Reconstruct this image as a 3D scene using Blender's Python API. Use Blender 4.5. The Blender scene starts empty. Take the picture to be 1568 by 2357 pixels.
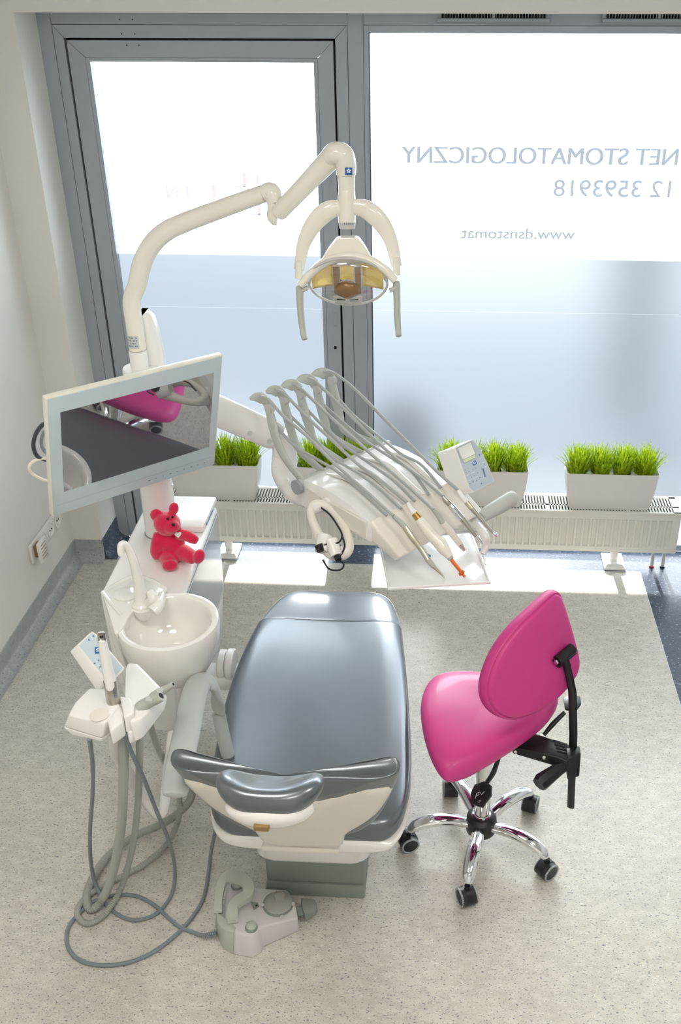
import bpy, bmesh, math, random
from mathutils import Vector as V, Matrix, Quaternion
random.seed(7)
S = bpy.context.scene
COL = S.collection
PI = math.pi

# ------------------------------------------------------------------ camera
W, H = 1568.0, 2357.0
FOC, CX, CY = 2270.5, 907.1, 1178.5          # focal length and principal point in photo pixels
PITCH, YAW = 0.513554, 0.0521567
CAM = V((0, 0, 2.5))
_rz = Matrix.Rotation(YAW, 3, 'Z')
FW = _rz @ V((0, math.cos(PITCH), -math.sin(PITCH)))
DN = _rz @ V((0, -math.sin(PITCH), -math.cos(PITCH)))
RT = _rz @ V((1, 0, 0))
cd = bpy.data.cameras.new('camera'); cam = bpy.data.objects.new('camera', cd); COL.objects.link(cam)
cd.sensor_fit = 'HORIZONTAL'; cd.sensor_width = 36.0; cd.lens = FOC * 36.0 / W
cd.shift_x = (W / 2 - CX) / W; cd.shift_y = 0.0
cd.clip_start = 0.05
m = Matrix((RT, -DN, -FW)).transposed().to_4x4(); m.translation = CAM
cam.matrix_world = m
S.camera = cam
S.view_settings.view_transform = 'Standard'; S.view_settings.look = 'None'
S.view_settings.exposure = 0.0; S.view_settings.gamma = 1.0
try: S.view_settings.use_curve_mapping = False
except Exception: pass

# ------------------------------------------------------------------ light
SKY, SUN = 8.0, 20.0
WIN_UP, WIN_LOW = 0.45, 0.30            # glow of the two window films
CEIL_W, CEIL_COL = 56.0, (1.0, 0.96, 0.88)
wd = bpy.data.worlds.new('world'); S.world = wd; wd.use_nodes = True
wb = wd.node_tree.nodes['Background']; wb.inputs[0].default_value = (0.88, 0.95, 1.0, 1); wb.inputs[1].default_value = SKY
sl = bpy.data.lights.new('sun', 'SUN'); sl.energy = SUN; sl.angle = 0.03; sl.color = (1.0, 0.97, 0.92)
so = bpy.data.objects.new('sun', sl); COL.objects.link(so)
so.rotation_euler = (V((0.03, -1, -0.32))).to_track_quat('-Z', 'Y').to_euler()
for (x, y) in ((-0.7, 1.0), (1.0, 1.0), (0.2, -0.5)):
    al = bpy.data.lights.new('ceiling_lamp', 'AREA'); al.shape = 'RECTANGLE'; al.size = 0.6; al.size_y = 0.6
    al.energy = CEIL_W / 3; al.color = CEIL_COL
    ao = bpy.data.objects.new('ceiling_lamp', al); COL.objects.link(ao); ao.location = (x, y, 2.97)

# ------------------------------------------------------------------ pixel -> point on a real plane
def ray(u, v): return FW + RT * ((u - CX) / FOC) + DN * ((v - CY) / FOC)
def P(u, v, z):
    r = ray(u, v); return CAM + r * ((z - CAM.z) / r.z)
def PY(u, v, y):
    r = ray(u, v); return CAM + r * ((y - CAM.y) / r.y)
def PX(u, v, x):
    r = ray(u, v); return CAM + r * ((x - CAM.x) / r.x)
def PN(u, v, p0, n):
    r = ray(u, v); return CAM + r * ((p0 - CAM).dot(n) / r.dot(n))

# ------------------------------------------------------------------ materials
def lin(c):
    if isinstance(c, str): c = [int(c[i:i + 2], 16) / 255 for i in (0, 2, 4)]
    return tuple(x / 12.92 if x <= 0.04045 else ((x + 0.055) / 1.055) ** 2.4 for x in c)
def mat(name, col, rough=0.4, metal=0.0, coat=0.0, var=0.04, vscale=25.0, bump=0.0, bscale=200.0, sheen=0.0, spec=0.5, trans=0.0, ior=1.45, alpha=1.0):
    mt = bpy.data.materials.new(name); mt.use_nodes = True
    nt = mt.node_tree; b = nt.nodes['Principled BSDF']; c = lin(col)
    tc = nt.nodes.new('ShaderNodeTexCoord')
    nz = nt.nodes.new('ShaderNodeTexNoise'); nz.inputs['Scale'].default_value = vscale; nz.inputs['Detail'].default_value = 3
    nt.links.new(tc.outputs['Object'], nz.inputs['Vector'])
    rp = nt.nodes.new('ShaderNodeMix'); rp.data_type = 'RGBA'
    rp.inputs[6].default_value = tuple(x * (1 - var) for x in c) + (1,)
    rp.inputs[7].default_value = tuple(min(1, x * (1 + var)) for x in c) + (1,)
    nt.links.new(nz.outputs['Fac'], rp.inputs[0]); nt.links.new(rp.outputs[2], b.inputs['Base Color'])
    b.inputs['Roughness'].default_value = rough; b.inputs['Metallic'].default_value = metal
    b.inputs['Coat Weight'].default_value = coat; b.inputs['Coat Roughness'].default_value = 0.08
    b.inputs['Sheen Weight'].default_value = sheen
    b.inputs['Specular IOR Level'].default_value = spec
    b.inputs['Transmission Weight'].default_value = trans; b.inputs['IOR'].default_value = ior
    b.inputs['Alpha'].default_value = alpha
    if bump > 0:
        n2 = nt.nodes.new('ShaderNodeTexNoise'); n2.inputs['Scale'].default_value = bscale
        bp = nt.nodes.new('ShaderNodeBump'); bp.inputs['Strength'].default_value = bump; bp.inputs['Distance'].default_value = 0.002
        nt.links.new(tc.outputs['Object'], n2.inputs['Vector']); nt.links.new(n2.outputs['Fac'], bp.inputs['Height'])
        nt.links.new(bp.outputs['Normal'], b.inputs['Normal'])
    return mt
def flecked(name, base1, base2, dark, light, rough, fs=150.0, dthr=0.64, lthr=0.70, stretch=1.8):
    mt = bpy.data.materials.new(name); mt.use_nodes = True
    nt = mt.node_tree; b = nt.nodes['Principled BSDF']; N = nt.nodes.new; L = nt.links.new
    tc = N('ShaderNodeTexCoord'); mp = N('ShaderNodeMapping'); mp.inputs['Scale'].default_value = (1, stretch, stretch)
    L(tc.outputs['Object'], mp.inputs['Vector'])
    def noise(sc, off, det=1.0):
        n = N('ShaderNodeTexNoise'); n.inputs['Scale'].default_value = sc; n.inputs['Detail'].default_value = det
        a = N('ShaderNodeVectorMath'); a.operation = 'ADD'; a.inputs[1].default_value = (off, off * 1.7, off * .3)
        L(mp.outputs[0], a.inputs[0]); L(a.outputs[0], n.inputs['Vector']); return n.outputs['Fac']
    def mix(f, a, c):
        x = N('ShaderNodeMix'); x.data_type = 'RGBA'; L(f, x.inputs[0])
        if hasattr(a, 'links'): L(a, x.inputs[6])
        else: x.inputs[6].default_value = lin(a) + (1,)
        x.inputs[7].default_value = lin(c) + (1,); return x.outputs[2]
    def step(f, t, w=0.03):
        r = N('ShaderNodeMapRange'); r.inputs[1].default_value = t; r.inputs[2].default_value = t + w; L(f, r.inputs[0]); return r.outputs[0]
    c = mix(step(noise(26, 3, 3), .35, .3), base1, base2)
    c = mix(step(noise(fs * .55, 11), lthr), c, light)
    c = mix(step(noise(fs * .6, 23), dthr, .09), c, dark)
    c = mix(step(noise(fs * 1.3, 31), dthr + .01, .09), c, dark)
    L(c, b.inputs['Base Color'])
    b.inputs['Roughness'].default_value = rough
    return mt

M = {}
M['wall'] = mat('wall_paint', 'e4e2dc', 0.75, var=0.015, vscale=3, bump=0.05, bscale=400)
M['frame'] = mat('anthracite_frame', 'a6acb6', 0.45, var=0.03, bump=0.05, bscale=600)
M['dark'] = mat('black_gap', '0b0c0e', 0.6)
M['floor'] = flecked('light_lino', 'd3cfc4', 'c5c1b6', '82868e', 'dcd9d0', 0.26, fs=185.0, dthr=0.63, lthr=0.67)
M['navy'] = flecked('dark_lino', '4f5a6a', '465060', '2c333f', '98a3b3', 0.22, fs=130, lthr=0.66)
M['skirt'] = flecked('skirting_lino', 'aeb0b0', 'a2a5a6', '74787f', 'c0c0bd', 0.35)
M['weld'] = mat('weld_line', 'c9ced4', 0.4)
M['white'] = mat('white_plastic', 'efede9', 0.25, coat=0.4, var=0.01)
M['cream'] = mat('cream_plastic', 'ece7dc', 0.28, coat=0.4, var=0.012)
M['lamp_white'] = mat('lamp_white', 'ece8dc', 0.2, coat=0.5, var=0.01)
M['ceramic'] = mat('ceramic', 'f1efe9', 0.12, coat=0.8, var=0.005)
M['pot'] = mat('pot_ceramic', 'e6e4e1', 0.4, var=0.01)
M['rad'] = mat('radiator_enamel', 'e4e3da', 0.35, var=0.01)
M['greyplastic'] = mat('grey_plastic', 'c1c4bf', 0.45, var=0.02)
M['sage'] = mat('sage_grey_plastic', 'b6b9af', 0.5, var=0.02)
M['armgrey'] = mat('armrest_grey', 'b5bab7', 0.42, var=0.02)
M['basegrey'] = mat('base_grey', '868e88', 0.5, var=0.03)
M['whip'] = mat('whip_grey', 'bbc0b9', 0.4, var=0.02)
M['vinyl'] = mat('charcoal_vinyl', '6e7479', 0.29, metal=0.7, coat=0.3, var=0.04, bump=0.06, bscale=500)
M['cover'] = mat('clear_foot_cover', '8a93a0', 0.24, coat=0.6, var=0.04)
M['pink'] = mat('pink_vinyl', 'c93a86', 0.5, coat=0.1, var=0.03, bump=0.04, bscale=600)
M['black'] = mat('black_plastic', '17181a', 0.4, var=0.1)
M['rubber'] = mat('caster_rubber', '232427', 0.5, var=0.1)
M['ringgrey'] = mat('caster_rim', '9fa6aa', 0.4)
M['chrome'] = mat('chrome', 'e6e7ea', 0.06, metal=1.0, var=0.0)
M['steel'] = mat('brushed_steel', 'b8b4aa', 0.28, metal=1.0, var=0.06)
M['gold'] = mat('brass_ring', 'c2a060', 0.25, metal=1.0)
M['tip'] = mat('silver_cream', 'c7c2b0', 0.25, metal=0.6)
M['orange'] = mat('orange_tip', 'f2742a', 0.2, trans=0.35)
M['blue'] = mat('logo_blue', '1560a8', 0.4)
M['labelblue'] = mat('label_blue', '4a87c0', 0.4)
M['logo'] = mat('logo_white', 'f4f7fa', 0.5)
M['violet'] = mat('violet_ink', '6b5aa0', 0.5)
M['panel'] = mat('membrane_blue_grey', 'a9b9c8', 0.35, var=0.02)
M['panelL'] = mat('membrane_light', 'c2d2dc', 0.35, var=0.02)
M['ink'] = mat('panel_ink', '55708f', 0.5)
M['inkl'] = mat('panel_line', 'dfe6ec', 0.5)
M['lcd'] = mat('lcd_grey', 'c4c8c2', 0.2)
M['lcdg'] = mat('lcd_green', 'c3cfa8', 0.3)
M['hose'] = mat('hose_grey', 'abafad', 0.42)
M['ribbed'] = mat('ribbed_hose', 'a7aaa2', 0.5, var=0.05)
M['cable'] = mat('cable_grey', '7f888e', 0.45)
M['cablel'] = mat('cable_dark', '3c4046', 0.4)
M['cablew'] = mat('cable_cream', 'e6e2d6', 0.35)
M['bear'] = mat('crimson_plush', 'd40c48', 0.9, sheen=0.6, var=0.10, vscale=60, bump=0.5, bscale=350)
M['heart'] = mat('heart_patch', 'f2e8e2', 0.8)
M['monitor'] = mat('monitor_bezel', 'c3d1d6', 0.12, coat=0.6, var=0.01)
M['monside'] = mat('monitor_edge', 'e8e6da', 0.3)
M['reflector'] = mat('reflector_amber', 'f6d57a', 0.18, metal=0.45, var=0.2, vscale=40)
M['lampbrown'] = mat('lamp_brown', '8a6a48', 0.3, metal=0.3)
M['lampgrey'] = mat('lamp_vent', 'c9c6c4', 0.3)
M['soil'] = mat('soil', '2b2118', 0.9)
M['copper'] = mat('copper', 'b78a5c', 0.35, metal=0.6)
M['red'] = mat('red_ring', 'c0303a', 0.4)
M['ledgreen'] = mat('led_green', '9be070', 0.3)
M['brown'] = mat('latch_brown', '8f7448', 0.45)
M['letter'] = mat('window_letters', '5d7085', 0.6)
M['pinkletter'] = mat('window_pink', 'e3b4e3', 0.6)
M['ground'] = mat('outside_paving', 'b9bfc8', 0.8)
M['darkstrip'] = mat('outside_dark_strip', '8d98a6', 0.85)
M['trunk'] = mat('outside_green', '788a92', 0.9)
M['mound_dark'] = mat('outside_mound', '46586e', 0.8)
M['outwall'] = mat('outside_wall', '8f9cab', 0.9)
# screen: glossy black glass, mirrors the room
def screen_mat():
    mt = bpy.data.materials.new('screen_glass'); mt.use_nodes = True; nt = mt.node_tree
    b = nt.nodes['Principled BSDF']; b.inputs['Base Color'].default_value = (0.02, 0.02, 0.025, 1); b.inputs['Roughness'].default_value = 0.35
    g = nt.nodes.new('ShaderNodeBsdfGlossy'); g.inputs['Roughness'].default_value = 0.02; g.inputs['Color'].default_value = (0.9, 0.9, 0.95, 1)
    mx = nt.nodes.new('ShaderNodeMixShader'); mx.inputs[0].default_value = 0.45
    nt.links.new(b.outputs[0], mx.inputs[1]); nt.links.new(g.outputs[0], mx.inputs[2])
    nt.links.new(mx.outputs[0], nt.nodes['Material Output'].inputs[0]); return mt
M['screen'] = screen_mat()
# frosted film: a day-lit sheet that glows and blurs what is outside
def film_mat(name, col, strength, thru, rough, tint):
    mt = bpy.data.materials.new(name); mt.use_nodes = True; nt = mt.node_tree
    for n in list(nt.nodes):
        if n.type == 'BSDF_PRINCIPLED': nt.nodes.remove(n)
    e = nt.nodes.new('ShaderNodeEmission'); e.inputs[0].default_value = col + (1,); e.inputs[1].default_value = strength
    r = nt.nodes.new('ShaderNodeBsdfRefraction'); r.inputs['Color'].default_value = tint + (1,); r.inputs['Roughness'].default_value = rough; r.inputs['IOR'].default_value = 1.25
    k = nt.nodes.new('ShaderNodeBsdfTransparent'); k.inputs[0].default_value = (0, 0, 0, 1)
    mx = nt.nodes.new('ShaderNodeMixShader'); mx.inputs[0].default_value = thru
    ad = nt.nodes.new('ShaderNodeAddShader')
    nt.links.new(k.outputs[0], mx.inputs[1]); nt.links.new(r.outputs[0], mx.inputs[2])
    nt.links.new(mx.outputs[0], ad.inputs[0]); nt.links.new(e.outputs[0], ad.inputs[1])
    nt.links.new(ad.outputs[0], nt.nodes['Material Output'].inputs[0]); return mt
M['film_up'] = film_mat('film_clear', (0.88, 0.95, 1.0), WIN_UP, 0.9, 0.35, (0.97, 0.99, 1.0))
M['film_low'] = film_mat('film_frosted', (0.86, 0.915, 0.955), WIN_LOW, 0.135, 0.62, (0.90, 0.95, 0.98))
def clear_glass(name, k=0.06):
    mt = bpy.data.materials.new(name); mt.use_nodes = True; nt = mt.node_tree
    for n in list(nt.nodes):
        if n.type == 'BSDF_PRINCIPLED': nt.nodes.remove(n)
    t = nt.nodes.new('ShaderNodeBsdfTransparent'); g = nt.nodes.new('ShaderNodeBsdfGlossy'); g.inputs['Roughness'].default_value = 0.02
    mx = nt.nodes.new('ShaderNodeMixShader'); mx.inputs[0].default_value = k
    nt.links.new(t.outputs[0], mx.inputs[1]); nt.links.new(g.outputs[0], mx.inputs[2])
    nt.links.new(mx.outputs[0], nt.nodes['Material Output'].inputs[0]); return mt
M['glass'] = clear_glass('clear_glass')
M['lampglass'] = clear_glass('lamp_cover_glass', 0.16)
def grass_mat():
    mt = bpy.data.materials.new('artificial_grass'); mt.use_nodes = True; nt = mt.node_tree
    b = nt.nodes['Principled BSDF']; tc = nt.nodes.new('ShaderNodeTexCoord')
    nz = nt.nodes.new('ShaderNodeTexNoise'); nz.inputs['Scale'].default_value = 90
    nt.links.new(tc.outputs['Object'], nz.inputs['Vector'])
    rp = nt.nodes.new('ShaderNodeValToRGB'); rp.color_ramp.elements[0].position = 0.35; rp.color_ramp.elements[1].position = 0.65
    rp.color_ramp.elements[0].color = lin('86b214') + (1,); rp.color_ramp.elements[1].color = lin('dcea3c') + (1,)
    nt.links.new(nz.outputs['Fac'], rp.inputs[0]); nt.links.new(rp.outputs[0], b.inputs['Base Color']); b.inputs['Roughness'].default_value = 0.4
    tr = nt.nodes.new('ShaderNodeBsdfTranslucent'); nt.links.new(rp.outputs[0], tr.inputs[0])
    mx = nt.nodes.new('ShaderNodeMixShader'); mx.inputs[0].default_value = 0.5
    nt.links.new(b.outputs[0], mx.inputs[1]); nt.links.new(tr.outputs[0], mx.inputs[2])
    nt.links.new(mx.outputs[0], nt.nodes['Material Output'].inputs[0]); return mt
M['grass'] = grass_mat()

# ------------------------------------------------------------------ mesh helpers
def catmull(pts, k=6, closed=False):
    pts = [V(p) for p in pts]; n = len(pts)
    if n < 3: return pts
    out = []
    for i in range(n if closed else n - 1):
        p1, p2 = pts[i], pts[(i + 1) % n]
        p0 = pts[(i - 1) % n] if (closed or i > 0) else p1 * 2 - p2
        p3 = pts[(i + 2) % n] if (closed or i + 2 < n) else p2 * 2 - p1
        for j in range(k):
            t = j / k
            out.append(0.5 * ((2 * p1) + (p2 - p0) * t + (2 * p0 - 5 * p1 + 4 * p2 - p3) * t * t + (3 * p1 - p0 - 3 * p2 + p3) * t ** 3))
    if not closed: out.append(pts[-1])
    return out
def lerp_list(vals, n):
    if not isinstance(vals, (list, tuple)): return [vals] * n
    out = []
    for i in range(n):
        t = i / (n - 1) * (len(vals) - 1); a = min(int(t), len(vals) - 2); f = t - a
        out.append(vals[a] * (1 - f) + vals[a + 1] * f)
    return out
class G:
    def __init__(s): s.v = []; s.f = []
    def add(s, vs, fs):
        o = len(s.v); s.v += [V(p) for p in vs]; s.f += [tuple(i + o for i in f) for f in fs]; return s
    def bm(s, b):
        b.verts.ensure_lookup_table(); b.verts.index_update()
        s.add([v.co.copy() for v in b.verts], [[v.index for v in f.verts] for f in b.faces]); b.free(); return s
    def box(s, a, b, bev=0.0, seg=2, rot=None, piv=None):
        a, b = V(a), V(b); bm = bmesh.new(); bmesh.ops.create_cube(bm, size=1)
        for v in bm.verts: v.co = V((a[i] + (v.co[i] + .5) * (b[i] - a[i]) for i in range(3)))
        if bev > 0: bmesh.ops.bevel(bm, geom=bm.edges[:], offset=bev, segments=seg, affect='EDGES', profile=0.5)
        if rot is not None:
            pv = V(piv) if piv is not None else (a + b) / 2
            for v in bm.verts: v.co = rot @ (v.co - pv) + pv
        return s.bm(bm)
    def slab(s, top, off, bev=0.0, seg=2):
        """polygon `top` extruded by vector off"""
        bm = bmesh.new(); off = V(off)
        a = [bm.verts.new(p) for p in top]; b = [bm.verts.new(V(p) + off) for p in top]; n = len(a)
        bm.faces.new(a); bm.faces.new(b[::-1])
        for i in range(n): bm.faces.new((a[i], b[i], b[(i + 1) % n], a[(i + 1) % n]))
        bmesh.ops.recalc_face_normals(bm, faces=bm.faces[:])
        if bev > 0: bmesh.ops.bevel(bm, geom=bm.edges[:], offset=bev, segments=seg, affect='EDGES', profile=0.5, clamp_overlap=True)
        return s.bm(bm)
    def hexa(s, t, b, bev=0.0, seg=2):
        """solid between polygons t and b with the same count"""
        bm = bmesh.new(); n = len(t)
        A = [bm.verts.new(p) for p in t]; B = [bm.verts.new(p) for p in b]
        bm.faces.new(A); bm.faces.new(B[::-1])
        for i in range(n): bm.faces.new((A[i], B[i], B[(i + 1) % n], A[(i + 1) % n]))
        bmesh.ops.recalc_face_normals(bm, faces=bm.faces[:])
        if bev > 0: bmesh.ops.bevel(bm, geom=bm.edges[:], offset=bev, segments=seg, affect='EDGES', profile=0.5, clamp_overlap=True)
        return s.bm(bm)
    def loft(s, rings, cap=True, closed=True):
        n = len(rings[0]); vs = [p for r in rings for p in r]; fs = []
        for i in range(len(rings) - 1):
            for j in range(n if closed else n - 1):
                k = (j + 1) % n; fs.append((i * n + j, i * n + k, (i + 1) * n + k, (i + 1) * n + j))
        if cap and closed:
            fs.append(tuple(range(n))[::-1]); fs.append(tuple((len(rings) - 1) * n + j for j in range(n)))
        return s.add(vs, fs)
    def tube(s, pts, r, n=12, k=0, flat=1.0, up=None, closed=False, a0=0.0):
        """flat: second half-axis = r*flat, measured along up"""
        pts = catmull(pts, k, closed) if k else [V(p) for p in pts]
        pts = [p for i, p in enumerate(pts) if i == 0 or (p - pts[i - 1]).length > 1e-6]
        N = len(pts); R = lerp_list(r, N); rings = []; nv = None
        for i, p in enumerate(pts):
            a = pts[(i - 1) % N] if (closed or i > 0) else p; b = pts[(i + 1) % N] if (closed or i < N - 1) else p
            t = (b - a).normalized()
            if up is not None: q = V(up); nv = (q - t * q.dot(t)).normalized()
            elif nv is None:
                q = V((0, 0, 1)) if abs(t.z) < .9 else V((1, 0, 0)); nv = (q - t * q.dot(t)).normalized()
            else: nv = (nv - t * nv.dot(t)).normalized()
            bn = t.cross(nv)
            rings.append([p + bn * (math.cos(2 * PI * j / n + a0) * R[i]) + nv * (math.sin(2 * PI * j / n + a0) * R[i] * flat) for j in range(n)])
        if closed: rings.append(rings[0]); return s.loft(rings, cap=False)
        return s.loft(rings)
    def cyl(s, a, b, r0, r1=None, n=24): return s.tube([a, b], [r0, r0 if r1 is None else r1], n)
    def lathe(s, prof, c, n=40, axis=(0, 0, 1)):
        q = V((0, 0, 1)).rotation_difference(V(axis)); c = V(c)
        rings = [[c + q @ V((r * math.cos(2 * PI * j / n), r * math.sin(2 * PI * j / n), z)) for j in range(n)] for r, z in prof]
        return s.loft(rings, cap=True)
    def ell(s, c, r, rot=None, nu=16, nv=24, f=None):
        c = V(c); rings = []
        for i in range(1, nu):
            th = PI * i / nu; ring = []
            for j in range(nv):
                ph = 2 * PI * j / nv
                p = V((math.sin(th) * math.cos(ph), math.sin(th) * math.sin(ph), math.cos(th)))
                if f: p = f(p)
                p = V((p.x * r[0], p.y * r[1], p.z * r[2]))
                if rot is not None: p = rot @ p
                ring.append(c + p)
            rings.append(ring)
        return s.loft(rings)
def build(name, g, mt, parent=None, sub=0, sharp=35, solid=0.0):
    me = bpy.data.meshes.new(name)
    off = V((0, 0, 0)); q = parent
    while q is not None: off += q.location; q = q.parent
    me.from_pydata([tuple(p - off) for p in g.v], [], g.f); me.update()
    bm = bmesh.new(); bm.from_mesh(me); bmesh.ops.recalc_face_normals(bm, faces=bm.faces[:]); bm.to_mesh(me); bm.free()
    for p in me.polygons: p.use_smooth = True
    if sharp is not None and not sub:
        try: me.set_sharp_from_angle(angle=math.radians(sharp))
        except Exception: pass
    me.materials.append(M[mt] if isinstance(mt, str) else mt)
    o = bpy.data.objects.new(name, me); COL.objects.link(o)
    if parent is not None: o.parent = parent
    if solid:
        md = o.modifiers.new('solid', 'SOLIDIFY'); md.thickness = solid; md.offset = 0
    if sub:
        md = o.modifiers.new('sub', 'SUBSURF'); md.levels = sub; md.render_levels = sub
    return o
def thing(name, label, cat, loc, group=None):
    o = bpy.data.objects.new(name, None); COL.objects.link(o); o.location = loc; o.empty_display_size = 0.05
    o['label'] = label; o['category'] = cat; o['kind'] = 'thing'
    if group: o['group'] = group
    return o
def tag(o, label, cat, group=None):
    o['label'] = label; o['category'] = cat
    if group: o['group'] = group
    return o
def struct(name, g, mt, parent=None, **k):
    o = build(name, g, mt, parent, **k)
    if parent is None: o['kind'] = 'structure'
    return o
def logo(parent, c, r, u, size, name='logo'):
    """small blue square with white petals; r,u unit axes"""
    c, r, u = V(c), V(r).normalized(), V(u).normalized(); n = r.cross(u); h = size / 2
    b = build(name, G().slab([c - r * h - u * h, c + r * h - u * h, c + r * h + u * h, c - r * h + u * h], n * 0.0008), 'blue', parent)
    g = G()
    for a in (90, 20, 160, 230, 310):
        q = c + r * math.cos(math.radians(a)) * h * .42 + u * (math.sin(math.radians(a)) * h * .42 + h * .12) + n * .0011
        g.add([q + r * math.cos(t * PI / 4) * h * .24 + u * math.sin(t * PI / 4) * h * .24 for t in range(8)], [tuple(range(8))])
    build('emblem', g, 'logo', b); return b

# ================================================================== ROOM
XL, YW, YF, XN, ZH = -1.716, 3.9025, 4.1125, -1.577, 2.322     # left wall, window wall, frame face, reveal, head of the opening
XR, YB, ZC = 2.6, -1.6, 3.0
BX, BY = 0.943, 3.917                                         # edges of the light floor field
struct('floor', G().slab([(XL, YB, 0), (BX, YB, 0), (BX, BY, 0), (XN, BY, 0), (XN, YW, 0), (XL, YW, 0)], (0, 0, -.05)), 'floor')
struct('trim_1', G().slab([(BX, YB, 0), (XR, YB, 0), (XR, YF, 0), (XN, YF, 0), (XN, BY, 0), (BX, BY, 0)], (0, 0, -.05)), 'navy')
struct('trim_2', G().box((BX - .002, YB, -.001), (BX + .002, BY, .0006)).box((XN, BY - .002, -.001), (BX, BY + .002, .0006)), 'weld')
struct('wall_left', G().box((XL - .2, YB, 0), (XL, YW, ZC)), 'wall')
struct('wall_back', G().box((XL - .2, YW, 0), (XN, 4.35, ZC)).box((XN, YW, ZH), (XR, 4.35, ZC)), 'wall')
struct('wall_right', G().box((XR, YB, 0), (XR + .2, 4.35, ZC)), 'wall')
struct('wall_front', G().box((XL - .2, YB - .2, 0), (XR + .2, YB, ZC)), 'wall')
struct('ceiling', G().box((XL - .2, YB - .2, ZC), (XR + .2, 4.35, ZC + .2)), 'wall')
def cove(z=.105, r=.045, t=.004, n=7):
    pr = [(0, z), (t, z - .002), (t, r + .004)]
    for i in range(n + 1):
        a = i / n * PI / 2; pr.append((t + r - r * math.cos(a), .001 + r - r * math.sin(a)))
    pr.append((0, 0)); return pr
def sweep(p0, p1, nrm, prof):
    p0, p1, nrm = V(p0), V(p1), V(nrm)
    return [[p + nrm * a + V((0, 0, b)) for a, b in prof] for p in (p0, p1)]
g = G(); g.loft(sweep((XL, YB, 0), (XL, YW, 0), (1, 0, 0), cove())); struct('baseboard_left', g, 'skirt')
g = G(); g.loft(sweep((XN, YW, 0), (XL, YW, 0), (0, -1, 0), cove())); struct('baseboard_back', g, 'skirt')
g = G(); g.loft(sweep((XN, YW - .004, 0), (XN, YF, 0), (1, 0, 0), cove(.112, .05, .004))); struct('baseboard_niche', g, 'navy')

# ------------------------------------------------------------------ window_1: opening leaf at the left, window_2: fixed light
def post(g, x0, x1, z0, z1, y0=YF, y1=YF + .055, bev=.0015): g.box((x0, y0, z0), (x1, y1, z1), bev, 1)
w1 = bpy.data.objects.new('window_1', None); COL.objects.link(w1); w1.location = (-.96, YF, 0); w1['kind'] = 'structure'
w2 = bpy.data.objects.new('window_2', None); COL.objects.link(w2); w2.location = (.6, YF, 0); w2['kind'] = 'structure'
def mitre(g, xo0, xo1, zo0, zo1, xi0, xi1, zi0, zi1, y=YF, d=.055):
    e = .0006
    O = [(xo0, zo0), (xo1, zo0), (xo1, zo1), (xo0, zo1)]; I = [(xi0, zi0), (xi1, zi0), (xi1, zi1), (xi0, zi1)]
    for i in range(4):
        j = (i + 1) % 4
        q = [O[i], O[j], I[j], I[i]]; cx = sum(p[0] for p in q) / 4; cz = sum(p[1] for p in q) / 4
        q = [(p[0] + (e if p[0] < cx else -e), p[1] + (e if p[1] < cz else -e)) for p in q]
        g.slab([(p[0], y, p[1]) for p in q], (0, d, 0), .001, 1)
g = G(); post(g, XN, -1.5235, 0, ZH); post(g, -1.5225, -.3915, 2.2725, ZH); post(g, -.3905, -.3315, 0, ZH); post(g, -1.5225, -.3915, 0, .006)
mitre(g, -1.5222, -.3917, .0065, 2.2718, -1.482, -.4385, .009, 2.2255)
build('window_frame', g, 'frame', w1)
g = G(); mitre(g, -1.4745, -.446, .011, 2.2185, -1.409, -.508, .028, 2.158)
g.box((-1.4085, YF + .001, .028), (-1.393, YF + .03, 2.157)).box((-.5235, YF + .001, .028), (-.5085, YF + .03, 2.157)).box((-1.393, YF + .001, 2.1425), (-.5235, YF + .03, 2.157)).box((-1.393, YF + .001, .028), (-.5235, YF + .03, .034))
build('sash', g, 'frame', w1)
build('gap_shadow', G().box((-1.53, YF + .028, .02), (-1.466, YF + .056, 2.28)).box((-.454, YF + .028, .02), (-.38, YF + .056, 2.28)).box((-1.5, YF + .028, 2.205), (-.42, YF + .056, 2.29)).box((-1.5, YF + .028, .004), (-.42, YF + .056, .03)), 'dark', w1)
g = G()
for (u, v) in ((275, 45), (305, 45), (280, 78), (311, 78), (292, 104), (320, 104)):
    p = PY(u, v, YF); g.cyl(p + V((0, .01, 0)), p - V((0, .0012, 0)), .004, n=12)
build('screw_head', g, 'ringgrey', w1)
g = G()
for (u, v) in ((275, 45), (305, 45), (280, 78), (311, 78), (292, 104), (320, 104)):
    p = PY(u, v, YF); g.cyl(p, p - V((0, .002, 0)), .0024, n=10)
p = PY(772, 800, YF); g.cyl(p, p - V((0, .0015, 0)), .007, n=16)
build('screw_hole', g, 'dark', w1)
for (u, v) in ((764, 435), (772, 735)):
    p = PY(u, v, YF); h = build('hinge_plate', G().box(p + V((-.011, -.0015, -.048)), p + V((.011, .002, .048)), .0006, 1), 'frame', w1)
    g = G()
    for dz in (-.03, .03): g.cyl(p + V((0, .001, dz)), p + V((0, -.003, dz)), .004, n=12)
    build('screw', g, 'ringgrey', h)
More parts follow.
